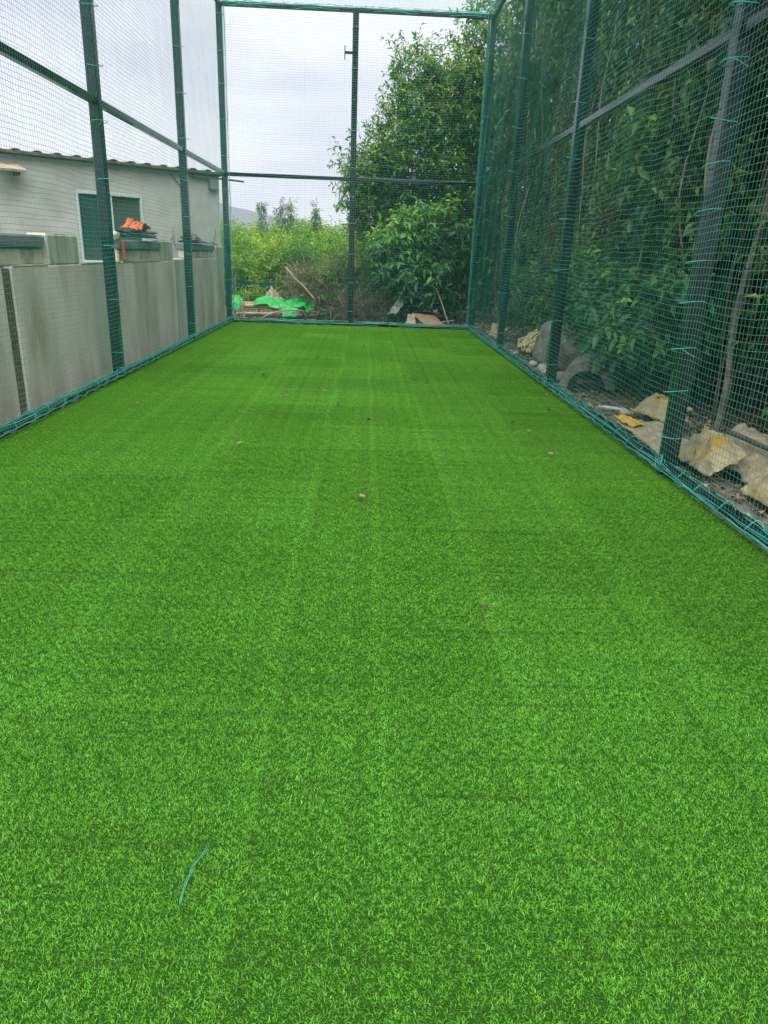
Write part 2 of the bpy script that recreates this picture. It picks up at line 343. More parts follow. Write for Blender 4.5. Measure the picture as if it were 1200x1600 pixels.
# ------------------------------------------------------------------ artificial turf
def turf_material():
    m = bpy.data.materials.new('turf_blades'); m.use_nodes = True; t = m.node_tree; t.nodes.clear(); L = t.links.new
    o = nd(t, 'ShaderNodeOutputMaterial'); p = nd(t, 'ShaderNodeBsdfPrincipled'); p.inputs['Roughness'].default_value = .45; p.inputs['Specular IOR Level'].default_value = .25
    a = nd(t, 'ShaderNodeAttribute'); a.attribute_name = 'tint'
    r = nd(t, 'ShaderNodeValToRGB'); E_ = r.color_ramp.elements
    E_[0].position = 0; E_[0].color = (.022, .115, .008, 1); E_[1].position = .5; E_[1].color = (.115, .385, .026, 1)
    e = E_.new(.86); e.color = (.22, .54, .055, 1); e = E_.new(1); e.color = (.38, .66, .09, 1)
    L(a.outputs['Fac'], r.inputs[0])
    g = nd(t, 'ShaderNodeNewGeometry')
    def streak(scale, lo, hi, a_, b_, det=3):
        mp = nd(t, 'ShaderNodeMapping'); mp.inputs['Scale'].default_value = scale; L(g.outputs['Position'], mp.inputs[0])
        n = nd(t, 'ShaderNodeTexNoise'); n.inputs['Scale'].default_value = 1; n.inputs['Detail'].default_value = det; L(mp.outputs[0], n.inputs['Vector'])
        mr = nd(t, 'ShaderNodeMapRange'); mr.inputs[1].default_value = lo; mr.inputs[2].default_value = hi; mr.inputs[3].default_value = a_; mr.inputs[4].default_value = b_
        L(n.outputs[0], mr.inputs[0]); return mr.outputs[0]
    s = [streak((13, .07, 0), .36, .64, .93, 1.07, 4), streak((.35, 9, 0), .35, .65, .94, 1.05, 3), streak((.7, 34, 0), .57, .67, 1.0, .78, 1), streak((.45, .45, 0), .35, .65, .92, 1.08, 5), streak((34, 34, 0), .32, .68, .91, 1.09, 2)]
    sx = nd(t, 'ShaderNodeSeparateXYZ'); L(g.outputs['Position'], sx.inputs[0])
    wb = streak((.4, .5, 0), 0, 1, -.06, .06, 1)
    for x0, w0, k0 in ((.10, .030, 1.170), (.19, .016, 1.095), (-.34, .034, 1.150), (-.27, .024, 0.905), (.53, .026, 1.136), (1.28, .034, 0.850), (1.21, .02, 1.109), (.88, .028, 0.891), (.27, .02, 0.905), (-1.22, .028, 1.082), (-.02, .018, 1.102), (-.75, .035, 0.918), (1.75, .04, 0.918), (-1.75, .03, 1.068)):
        a1 = nd(t, 'ShaderNodeMath', operation='ADD'); a1.inputs[1].default_value = -x0; L(sx.outputs[0], a1.inputs[0])
        a3 = nd(t, 'ShaderNodeMath', operation='ADD'); L(a1.outputs[0], a3.inputs[0]); L(wb, a3.inputs[1])
        a2 = nd(t, 'ShaderNodeMath', operation='ABSOLUTE'); L(a3.outputs[0], a2.inputs[0])
        mr = nd(t, 'ShaderNodeMapRange'); mr.inputs[1].default_value = w0 * .3; mr.inputs[2].default_value = w0; mr.inputs[3].default_value = 1 + (k0 - 1) * .85; mr.inputs[4].default_value = 1
        L(a2.outputs[0], mr.inputs[0]); s.append(mr.outputs[0])
    v = s[0]
    for q in s[1:]:
        mu = nd(t, 'ShaderNodeMath', operation='MULTIPLY'); L(v, mu.inputs[0]); L(q, mu.inputs[1]); v = mu.outputs[0]
    mx = nd(t, 'ShaderNodeVectorMath', operation='SCALE'); L(r.outputs[0], mx.inputs[0]); L(v, mx.inputs['Scale'])
    L(mx.outputs[0], p.inputs['Base Color'])
    tr = nd(t, 'ShaderNodeBsdfTranslucent'); L(mx.outputs[0], tr.inputs[0]); ms = nd(t, 'ShaderNodeMixShader'); ms.inputs[0].default_value = .3
    L(p.outputs[0], ms.inputs[1]); L(tr.outputs[0], ms.inputs[2]); L(ms.outputs[0], o.inputs[0]); return m
TURF = turf_material()
TX0, TX1, TY0, TY1 = XL + .05, XR - .05, -1.36, YB - .05
b = MB(); b.box(((TX0 + TX1) / 2, (TY0 + TY1) / 2, -.012), (TX1 - TX0, TY1 - TY0, .024), ch=.003)
o = b.build('turf_backing', mat('turf_thatch', (.014, .052, .007), .95, .05, c2=(.024, .078, .012), nscale=60)); o['kind'] = 'structure'
NX, NY = 6, 20
PW, PH = (TX1 - TX0) / NX, (TY1 - TY0) / NY
def make_turf():
    rg = np.random.default_rng(5); S = .925; n = 66000
    xy = (rg.random((n, 2)) - .5) * S
    # tuft rows: blades gathered towards rows 9.5 mm x 12 mm
    cell = np.array([.0115, .0115]); k = np.round(xy / cell); xy = k * cell + rg.normal(size=(n, 2)) * .003
    P = np.concatenate([xy, np.zeros((n, 1))], 1)
    kx = 2 * pi / S
    la = 1.4 * np.sin(xy[:, 0] * kx * 17 + 2 * np.sin(xy[:, 1] * kx * 13)) + 1.2 * np.sin(xy[:, 1] * kx * 22 + 2 * np.sin(xy[:, 0] * kx * 11)) + rg.normal(size=n) * 1.2 + rg.random(n).round() * .8
    ln = .6 + .3 * np.sin(xy[:, 0] * kx * 23 + 1.3) * np.sin(xy[:, 1] * kx * 19) + rg.normal(size=n) * .35
    D = np.stack([np.cos(la) * ln, np.sin(la) * ln, np.full(n, 1.0)], 1); D = nrm(D)
    H = .0105 * (.55 + .65 * rg.random(n)); W = .0021 * (.8 + .5 * rg.random(n))
    az = rg.random(n) * 6.28; Sd = np.stack([np.cos(az), np.sin(az), np.zeros(n)], 1) * (W / 2)[:, None]
    bend = np.stack([np.cos(la), np.sin(la), np.full(n, -.35)], 1) * (H * (.2 + .3 * rg.random(n)))[:, None]
    mid = P + D * (H * .55)[:, None]; tip = P + D * H[:, None] + bend
    V = np.stack([P - Sd, P + Sd, mid + Sd * .95, mid - Sd * .95, tip], 1).reshape(-1, 3)
    i = np.arange(n)[:, None] * 5
    F = np.concatenate([i + [0, 1, 2], i + [0, 2, 3], i + [3, 2, 4]], 0)
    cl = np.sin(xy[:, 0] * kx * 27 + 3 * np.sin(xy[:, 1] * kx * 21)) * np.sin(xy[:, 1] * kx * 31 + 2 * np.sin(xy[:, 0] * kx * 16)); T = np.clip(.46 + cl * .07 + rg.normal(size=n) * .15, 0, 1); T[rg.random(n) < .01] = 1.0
    t = np.repeat(T, 5).reshape(-1, 5); t[:, :2] -= .34; t[:, 4] += .10  # roots darkened and tips lightened: shade between blades painted into the tint
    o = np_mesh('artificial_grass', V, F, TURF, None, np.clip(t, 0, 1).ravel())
    tag(o, 'bright green artificial turf blades carpeting the floor of the netted cage', 'artificial turf', kind='stuff')
    ng = bpy.data.node_groups.new('turf_patches', 'GeometryNodeTree')
    ng.interface.new_socket('Geometry', in_out='INPUT', socket_type='NodeSocketGeometry'); ng.interface.new_socket('Geometry', in_out='OUTPUT', socket_type='NodeSocketGeometry')
    gi = ng.nodes.new('NodeGroupInput'); go = ng.nodes.new('NodeGroupOutput')
    gr = ng.nodes.new('GeometryNodeMeshGrid'); gr.inputs['Size X'].default_value = PW * (NX - 1); gr.inputs['Size Y'].default_value = PH * (NY - 1)
    gr.inputs['Vertices X'].default_value = NX; gr.inputs['Vertices Y'].default_value = NY
    tf = ng.nodes.new('GeometryNodeTransform'); tf.inputs['Translation'].default_value = ((TX0 + TX1) / 2, (TY0 + TY1) / 2, 0)
    ip = ng.nodes.new('GeometryNodeInstanceOnPoints'); rv = ng.nodes.new('FunctionNodeRandomValue'); rv.data_type = 'INT'
    rv.inputs[4].default_value = 0; rv.inputs[5].default_value = 3
    ml = ng.nodes.new('ShaderNodeMath'); ml.operation = 'MULTIPLY'; ml.inputs[1].default_value = pi / 2
    cx = ng.nodes.new('ShaderNodeCombineXYZ'); l = ng.links.new
    l(gr.outputs[0], tf.inputs[0]); l(tf.outputs[0], ip.inputs['Points']); l(gi.outputs[0], ip.inputs['Instance'])
    l(rv.outputs[2], ml.inputs[0]); l(ml.outputs[0], cx.inputs[2]); l(cx.outputs[0], ip.inputs['Rotation']); l(ip.outputs[0], go.inputs[0])
    o.modifiers.new('patches', 'NODES').node_group = ng
make_turf()

# ------------------------------------------------------------------ the cage
cage = thing('batting_cage', (XL, YB, 0), 'tall netted practice cage with black steel posts and teal twine netting around the turf', 'cage')
PW_ = .12
def ring(c, hx, hy, r, mb, tilt=0, gap=.0):
    pts = []
    for k in range(13):
        t = 2 * pi * k / 12; q = 1 / max(abs(cos(t)), abs(sin(t))) ** .75
        pts.append(Vector((c[0] + cos(t) * hx * q, c[1] + sin(t) * hy * q, c[2] + tilt * cos(t + 1))))
    mb.tube(pts, r, 4, False)
def post(x, y, h=HT, s=PW_, ties=True, zs=None, tx=0, ty=0):
    b = MB(); b.box((x, y, h / 2 - .03), (s, s, h + .06), ch=.009); p = b.build('post', MT['paint'], cage)
    if ties:
        z = .32
        while z < h - .2:
            m = MB(); ring((x + tx * .5, y + ty * .5, z), s / 2 + .008 + abs(tx) * .5, s / 2 + .008 + abs(ty) * .5, .0035, m, rnd.uniform(-.025, .025))
            if rnd.random() < .15:
                q = Vector((x + (tx and math.copysign(s / 2 + .012, tx)), y - s / 2 - .012, z)); m.tube([q, q + Vector((rnd.uniform(-.03, .05), -.02, -.015)), q + Vector((rnd.uniform(-.04, .1), -.03, -.05))], .003, 4, False)
            m.build('tie', MT['twine_bright'], p, True)
            z += rnd.uniform(.27, .36) * (1 if (x > 0 and y < 8) else 2.0)
    return p
NI = .105      # net hangs this far inside the post faces
left_posts = [1.4, 5.3, 9.22, 13.30]; right_posts = [1.6, 5.54, 9.47, 13.29]
for y in left_posts: post(XL, y, tx=.05)
for y in right_posts: post(XR, y, tx=-.05)
post(XL, YB, tx=.04, ty=-.04); post(XR, YB, tx=-.04, ty=-.04)
cpst = post(-.323, YB, ty=-.05)
b = MB(); b.box((-.323 - .13, YB, 5.47), (.15, .045, .045)); b.box((-.323 - .215, YB, 5.47), (.02, .06, .25)); b.build('bracket', MT['paint'], cpst)
def rail(p, q, s=.075, name='rail', m='paint'):
    p, q = Vector(p), Vector(q); b = MB(); d = q - p; R = d.to_track_quat('X', 'Z').to_matrix()
    b.box((p + q) / 2, (d.length, s, s), R, ch=.006); return b.build(name, MT[m], cage)
xl, xr = XL, XR
for ys, x in ((left_posts + [YB], xl), (right_posts + [YB], xr)):
    for a, c in zip(ys[:-1], ys[1:]):
        for z, s in ((HM, .075), (HT - .03, .075), (.045, .08)): rail((x, a + PW_ / 2, z), (x, c - PW_ / 2, z), s)
for a, c in ((xl + PW_ / 2, -.323 - PW_ / 2), (-.323 + PW_ / 2, xr - PW_ / 2)):
    for z, s in ((HM, .075), (HT - .03, .08), (.042, .07)): rail((a, YB, z), (c, YB, z), s)
for y in (5.4, 9.35, 13.3): rail((xl, y, HT + .05), (xr, y, HT + .05), .075)

def net(name, o, u, v, n, W, H, cell, r=.0018, seed=0, sag=.03, bulge=.05, bay=3.9, step=.26):
    """square-mesh twine net; o corner, u/v unit directions, n normal; returns one mesh of three-sided strands"""
    o, u, v, n = [np.array(q, float) for q in (o, u, v, n)]; rg = np.random.default_rng(seed)
    def disp(s, t):
        e = np.clip(np.sin(np.pi * np.clip(t / H, 0, 1)), 0, 1) ** .6
        ee = np.clip(np.sin(np.pi * np.clip(s / W, 0, 1)) * 4, 0, 1)
        f = np.sin(s * 2.1 + seed + .8 * np.sin(t * 1.3)) * .5 + np.sin(s * 5.3 + t * 1.7 + seed * 2) * .22 + np.sin(s * 11 + 3 * np.sin(t * 2.1)) * .09
        g = np.sin(t * 2.3 + seed + 1.1 * np.sin(s * .9)) * .5 + np.sin(t * 6.1 + s * 2.3) * .25
        scal = -(1 - np.abs(np.sin(np.pi * (s / bay)))) ** 2 * .6
        dn = bulge * (.6 * np.sin(s * .9 + seed) * np.sin(t * 1.1 + 1) + .35 * np.sin(s * 3.7 + t) * np.sin(t * 2.9) + .15 * np.sin(s * 9 + t * 4)) * e * np.clip(1.3 - t / H, .35, 1)
        return (sag * .35 * g * e * ee, sag * (f - scal) * e, dn)
    Vs = []; Fs = []; k0 = 0
    for horiz in (0, 1):
        A, B = (H, W) if horiz else (W, H)
        nl = int(A / cell) + 1; ns = int(B / step) + 1
        a = np.linspace(0, A, nl)[:, None] + rg.normal(size=(nl, 1)) * .0025; bb = np.linspace(0, B, ns)[None]
        a, bb = np.broadcast_arrays(a, bb)
        s, t = (bb, a) if horiz else (a, bb)
        du, dv, dn = disp(s, t)
        jit = rg.normal(size=s.shape) * .0022
        s = s + du + (0 if horiz else jit); t = t + dv + (jit if horiz else 0)
        P = o + s[..., None] * u + t[..., None] * v + dn[..., None] * n
        ax, bx = (v, n) if horiz else (u, n)
        rr = np.full((nl, 1, 1), r * (1.15 if horiz else .85)) * (1 + .25 * rg.random((nl, 1, 1)))
        ringv = [P + (ax * cos(q) + bx * sin(q)) * rr for q in (pi / 2, pi / 2 + 2.094, pi / 2 + 4.189)]
        V = np.stack(ringv, 2).reshape(-1, 3)
        i = (np.arange(nl)[:, None] * ns + np.arange(ns - 1)[None]).ravel()[:, None] * 3 + k0
        Fs += [i + [0, 1, 4, 3], i + [1, 2, 5, 4], i + [2, 0, 3, 5]]; Vs.append(V); k0 += len(V)
    ob = np_mesh(name, np.concatenate(Vs), np.concatenate(Fs), MT['twine'], cage)
    return ob
Y0 = 1.3; CELL = .046
tag(net('net_panel', (XL + NI, Y0, .06), (0, 1, 0), (0, 0, 1), (1, 0, 0), YB - NI - Y0, HT - .1, CELL, seed=1, r=.0013, sag=.02, bulge=.02), 'left side net hanging in front of the concrete wall')
tag(net('net_panel', (XR - NI, Y0, .06), (0, 1, 0), (0, 0, 1), (1, 0, 0), YB - NI - Y0, HT - .1, CELL, seed=2, r=.00135, sag=.045, bulge=.05), 'right side net hanging in front of the leafy trees')
tag(net('net_panel', (XL + NI, YB - NI, .06), (1, 0, 0), (0, 0, 1), (0, 1, 0), XR - XL - 2 * NI, HT - .1, CELL, seed=3, r=.0013, bay=2.8), 'end net closing the far end of the cage')
tag(net('net_panel', (XL + NI, Y0, HT - .02), (1, 0, 0), (0, 1, 0), (0, 0, 1), XR - XL - 2 * NI, YB - Y0, CELL, seed=4, r=.0013, step=.4, sag=.02), 'roof net stretched over the top of the cage')

# ropes and lashings that gather the net on the rails
def gather(p, q, rad, n, seed, name='gathered_net', loops=True, r=.004, lstep=.33, thick=None):
    p, q = Vector(p), Vector(q); d = q - p; Ln = d.length; d.normalize(); x = d.cross(Vector((0, 0, 1)))
    x = x.normalized() if x.length > .1 else Vector((1, 0, 0)); y = x.cross(d); rr = random.Random(seed); m = MB()
    for k in range(n):
        a0 = rr.random() * 6.28; ns = max(int(Ln / .16), 4); pts = []
        for i in range(ns + 1):
            s = Ln * i / ns; a = a0 + .9 * noise.noise(Vector((s * 1.3, k * 3.1, seed))); pin = .55 + .45 * abs(sin(pi * s / lstep))
            pts.append(p + d * s + (x * cos(a) + y * sin(a)) * rad * pin * (1 + .25 * noise.noise(Vector((s * 3, k, seed)))))
        m.tube(pts, r * rr.uniform(.7, 1.2), 4, False)
    if loops:
        s = rr.random() * .2
        while s < Ln:
            c = p + d * s; th = rr.uniform(-.03, .03)
            m.tube([c + d * (th * sin(t * .5236 * 2)) + (x * cos(t * .5236) + y * sin(t * .5236)) * (rad * 1.12) for t in range(13)], r * .9, 4, False)
            c2 = p + d * min(s + lstep * .5, Ln); m.tube([c + y * rad, (c + c2) / 2 + y * rad * .8 + x * rad * .6, c2 + y * rad], r * .8, 4, False)
            s += lstep * rr.uniform(.75, 1.25)
    return m.build(name, MT['twine_bright'], cage, True)
gather((XL + NI - .05, 1.4, .085), (XL + NI - .05, YB - .05, .085), .052, 9, 1, r=.0032)
gather((XR - NI + .05, 1.4, .085), (XR - NI + .05, YB - .05, .085), .055, 10, 2, r=.0034)
gather((XL + NI, YB - .03, .065), (XR - NI, YB - .03, .065), .05, 7, 3, r=.005)
gather((XL + NI - .03, 1.4, HT - .02), (XL + NI - .03, YB - .05, HT - .02), .055, 8, 4)
gather((XR - NI + .03, 1.4, HT - .02), (XR - NI + .03, YB - .05, HT - .02), .06, 12, 5, r=.005)
gather((XL + NI, YB - .03, HT - .01), (XR - NI, YB - .03, HT - .01), .05, 8, 6)
gather((XR - NI, YB - .045, .08), (XR - NI, YB - .045, HT - .05), .018, 5, 7, name='corner_rope', loops=False, r=.004)
gather((XL + NI, YB - .045, .08), (XL + NI, YB - .045, HT - .05), .015, 3, 8, name='corner_rope', loops=False, r=.003)

def knot(c, rad, seed):
    rr = random.Random(seed); m = MB()
    for k in range(5):
        a = Vector([rr.gauss(0, 1) for _ in range(3)]).normalized(); x = a.cross(Vector((.2, .3, 1))).normalized(); y = a.cross(x); q = rad * rr.uniform(.6, 1)
        o_ = Vector([rr.uniform(-.3, .3) * rad for _ in range(3)])
        m.tube([Vector(c) + o_ + (x * cos(t * .7) * q * 1.3 + y * sin(t * .7) * q) for t in range(10)], .0036, 4, False)
    e = Vector(c); m.tube([e, e + Vector((rr.uniform(-.05, .05), -.06, -.03)), e + Vector((rr.uniform(-.08, .08), -.12, -.06))], .003, 4, False)
    m.build('knot', MT['twine_bright'], cage, True)
for i, y in enumerate(right_posts): knot((XR - NI + .04, y - .02, .115), .045, i)
for i, y in enumerate(left_posts): knot((XL + NI - .04, y - .02, .115), .04, 10 + i)

# ------------------------------------------------------------------ boundary wall
WX = -3.34
wall = thing('boundary_wall', (WX - .1, 11, 0), 'stained concrete boundary wall with raised columns and grey capped blocks beside the cage', 'wall')
def wbox(name, y0, y1, z0, z1, x0=WX - .24, x1=WX, m='plaster', ch=.012, parent=None):
    b = MB(); b.box(((x0 + x1) / 2, (y0 + y1) / 2, (z0 + z1) / 2), (x1 - x0, y1 - y0, z1 - z0), ch=ch); return b.build(name, MT[m], parent or wall)
wbox('wall_panel', 2.0, 7.02, -.3, 1.36); wbox('wall_panel', 7.20, 13.24, -.3, 1.36); wbox('wall_panel', 13.30, 17.0, -.3, 1.38)
wbox('dark_joint', 7.03, 7.19, -.3, 1.34, WX - .2, WX - .012, 'darkbrown', ch=.003)  # dark brown strip set slightly back between two wall panels
for y0, y1, zt in ((4.3, 5.0, 1.67), (8.1, 8.95, 1.67), (12.60, 13.26, 1.67), (17.07, 17.95, 1.62)):
    wbox('column', y0, y1, 1.362 if y1 < 17 else -.3, zt, WX - .22, WX - .004, 'plaster_col')
    b = MB(); b.box((WX - .112, (y0 + y1) / 2, zt + .003), (.19, y1 - y0 - .05, .012)); b.build('column_top', MT['plaster_col'], wall)
wbox('joint_strip', 17.005, 17.065, -.3, 1.37, WX - .2, WX - .03, 'darkbrown', ch=.003)
for y0, y1 in ((5.3, 8.08), (10.5, 12.58), (14.5, 17.0)):
    wbox('block', y0, y1, 1.384 if y0 > 14 else 1.364, 1.53, WX - .22, WX - .05, 'block', ch=.015)
    wbox('coping_slab', y0 - .03, y1 - .01, 1.533, 1.655, WX - .25, WX - .01, 'slab', ch=.02)
# thin moss and mortar lip along the wall top
b = MB()
for y0, y1 in ((7.25, 8.05), (8.98, 10.45), (10.5, 12.5)):
    b.box((WX - .012, (y0 + y1) / 2, 1.365), (.035, y1 - y0, .016))
b.build('mortar_lip', MT['block'], wall)

# things lying on the wall
bag = lumpy('plastic_bag', (WX - .14, 11.75, 1.735), (.16, .72, .075), MT['blackbag'], seed=4, amp=.45, f=2.2, sub=4)
tag(bag, 'crumpled black plastic bundle lying on the middle capped block of the wall', 'bag')
bag2 = lumpy('plastic_bottle', (WX - .06, 10.42, 1.71), (.07, .14, .055), MT['plastic'], seed=9, amp=.15, base=False)
tag(bag2, 'small pale rounded container at the near end of the black bundle', 'container')
cl = thing('orange_cloth', (WX - .1, 11.7, 1.8), 'orange cloth heaped on the black bundle on top of the wall', 'cloth')
cloth('cloth_fold', [(WX - .26, 11.35, 1.81), (WX + .0, 11.35, 1.79), (WX + .01, 12.05, 1.81), (WX - .24, 12.05, 1.81)], MT['orange'], cl, h=lambda u, v: .13 * max(0, 1 - abs(v - .5) * 2.4) * (1 - u * .4), amp=.03, f=4, seed=3)
b2 = cloth('orange_strip', [(WX + .006, 10.52, 1.62), (WX + .006, 10.62, 1.62), (WX + .02, 10.66, 1.37), (WX + .02, 10.50, 1.37)], MT['orange'], amp=.008, f=3, n=10, seed=5)
tag(b2, 'narrow orange cloth strip hanging down the face of the wall block', 'cloth')
lp = lumpy('bundle', (WX - .13, 15.3, 1.715), (.14, .62, .09), MT['greysack'], seed=13, amp=.5, f=2.5, sub=4)
tag(lp, 'dull grey brown bundle of rags on the far capped block of the wall', 'bundle')
st = MB(); st.tube(wob((WX - .1, 16.0, 1.69), (WX - .05, 17.5, 1.66), 8, .05, 3), .018, 6); tag(st.build('stick', MT['palebark'], None, True), 'short dry stick lying across the last column of the wall', 'stick')

# ------------------------------------------------------------------ building behind the wall
BD = Vector((sin(RAD(51)), cos(RAD(51)), 0)); BN = Vector((BD.y, -BD.x, 0)); BP = Vector((-6.2, 17.7, 0))
BR = Matrix((( BD.x, -BN.x, 0), (BD.y, -BN.y, 0), (0, 0, 1)))
house = thing('house', (-8, 16.5, -.1), 'low pale grey house with tiled roof edge and one dark sliding window behind the wall', 'house')
TR = (Vector((-3.71, 19.7, 0)) - BP).dot(BD); TL_ = TR - 9.5
def hp(t, n, z): return BP + BD * t + BN * n + Vector((0, 0, z))
def hbox(name, t0, t1, n0, n1, z0, z1, m, parent=house, ch=.006):
    b = MB(); b.box(hp((t0 + t1) / 2, (n0 + n1) / 2, (z0 + z1) / 2), (t1 - t0, abs(n1 - n0), z1 - z0), BR, ch); return b.build(name, MT[m], parent)
W0, W1, Z0, Z1 = -.35, 1.18, 1.17, 2.69
hbox('wall', TL_, W0, -3.5, 0, -.2, 3.27, 'bwall'); 
b = MB()
b.box(hp((W1 + TR) / 2, -1.75, 1.535), (TR - W1, 3.5, 3.47), BR); b.box(hp((W0 + W1) / 2, -1.75, (Z1 + 3.27) / 2), (W1 - W0, 3.5, 3.27 - Z1), BR, 0.001); b.box(hp((W0 + W1) / 2, -1.75, (Z0 - .2) / 2), (W1 - W0, 3.5, Z0 + .2), BR, 0.001)
b.box(hp((W0 + W1) / 2, -2.0, (Z0 + Z1) / 2), (W1 - W0, 3.0, Z1 - Z0), BR, .001)
b.build('wall', MT['bwall'], house)
win = hbox('window', W0 + .01, W1 - .01, -.12, -.10, Z0 + .01, Z1 - .01, 'glass2')
for t0, t1, z0, z1 in ((W0, W1, Z1 - .07, Z1), (W0, W1, Z0, Z0 + .05), (W0, W0 + .06, Z0 + .052, Z1 - .072), (W1 - .06, W1, Z0 + .052, Z1 - .072)):
    hbox('window_frame', t0 + .002, t1 - .002, -.07, .02, z0, z1, 'alu', win)
wm = (W0 + W1) / 2 + .02
hbox('window_frame', wm - .03, wm + .03, -.068, .0, Z0 + .052, Z1 - .072, 'alu', win)
hbox('pane', W0 + .062, wm - .032, -.055, -.045, Z0 + .052, Z1 - .072, 'glass', win); hbox('pane', wm + .032, W1 - .062, -.085, -.075, Z0 + .052, Z1 - .072, 'glass2', win)
hbox('sill', W0 - .03, W1 + .03, .0, .09, Z0 - .07, Z0 - .003, 'whitesill', win)
b = MB(); b.box(hp((TL_ + TR) / 2 + .06, -1.75, 3.31), (TR - TL_ + .18, 3.9, .06), BR); rf = b.build('roof', MT['roofedge'], house)
t = TL_ + .1; tl = None
tm = MB(); pts = []; k = 10
for j in range(2):
    y = -1.4 + j * 1.66
tile0 = None
i = 0
while t < TR + .05:
    if tile0 is None:
        m = MB(); pr = [(cos(a) * .095, sin(a) * .036) for a in [pi * q / 8 for q in range(9)]]; prI = [(cos(a) * .08, sin(a) * .024) for a in [pi * q / 8 for q in range(9)]]
        vs = []; fs = []
        for n_ in (-1.9, 0.0):
            for (a_, z_) in pr + prI[::-1]: vs.append(Vector((a_, -n_, z_)))
        L_ = 18
        for q in range(L_): fs.append((q, (q + 1) % L_, (q + 1) % L_ + L_, q + L_))
        fs.append(tuple(range(L_))); fs.append(tuple(range(L_, 2 * L_)))
        m.add(vs, fs); tile0 = m.build('roof_tile', MT['roof']); tile0.parent = rf; me = tile0.data; ob = tile0
    else:
        ob = tile0.copy(); col.objects.link(ob); ob.parent = rf
    q = hp(t, .17 + .02 * rnd.random(), 3.345) - org(house); ob.location = q; ob.rotation_euler = (0, 0, math.atan2(BD.y, BD.x) + rnd.uniform(-.03, .03))
    t += .40 + rnd.uniform(-.03, .03); i += 1
b = MB(); b.tube([hp(TR - .8, .12, 3.22), hp(TR + .62, .15, 3.19)], .022, 8); b.build('gutter_pipe', MT['bark'], house, True)
hbox('eave_box', TR - .30, TR - .08, .002, .14, 2.95, 3.2, 'slab')  # small grey box on the house wall just under the roof edge
b = MB(); b.tube(wob(hp(1.9, .03, 3.2), hp(2.35, .03, 2.82), 8, .05, 2), .012, 5); b.build('dark_strand', MT['bark'], house, True)  # thin dark strand slanting down the house wall below the roof
aw = MB(); aw.box(hp(-1.72, .3, 3.0), (.5, .6, .05), BR @ Matrix.Rotation(RAD(14), 3, 'X')); aw.build('awning', MT['jute'], house); hbox('awning_bracket', -1.6, -1.55, .0, .4, 2.86, 2.93, 'roofedge')
# dry creeper stems on the wall face
b = MB()
for s in range(5):
    t0 = 1.75 + s * .28 + rnd.uniform(-.05, .05); b.tube(wob(hp(t0, .05, 1.35), hp(t0 + rnd.uniform(-.15, .25), .06, 1.75 + rnd.uniform(0, .45)), 8, .08, 20 + s), .012, 4)
o = b.build('creeper', MT['twig'], None, True); tag(o, 'dead dark creeper stems rising against the pale house wall', 'plant')

# ------------------------------------------------------------------ vegetation
def trunk(mb, pts, r0, r1, n=8):
    k = len(pts); mb.tube(pts, [r0 + (r1 - r0) * i / (k - 1) for i in range(k)], n)
def tree(name, base, label, cat, blobs, n, m, seed, tr=.12, limbs=6, group=None, top=None, bark='bark', **kw):
    t = thing(name, base, label, cat, group); b = MB(); bx, by, bz = base
    top = top or max(blobs, key=lambda q: q[0][2])[0]
    main = wob((bx, by, bz - .1), top, 10, .35, seed); trunk(b, main, tr, tr * .18)
    rr = random.Random(seed)
    bl = list(blobs); rr.shuffle(bl)
    for q in bl[:limbs]:
        cz = q[0][2]; s = min(range(len(main)), key=lambda i: abs(main[i].z - max(cz - 1.0 - rr.random(), .4)))
        trunk(b, wob(main[s], q[0], 7, .25, seed + int(cz * 10) + 1), tr * .42, tr * .08, 6)
        for e in range(3):
            d = Vector([rr.uniform(-.8, .8) * q[1][i] for i in range(3)]); trunk(b, wob(q[0], Vector(q[0]) + d, 4, .12, seed + e), tr * .12, tr * .03, 4)
    b.build('trunk', MT[bark], t, True)
    crown(t, blobs, n, MT[m], MT['bark'], seed=seed, **kw)
    return t

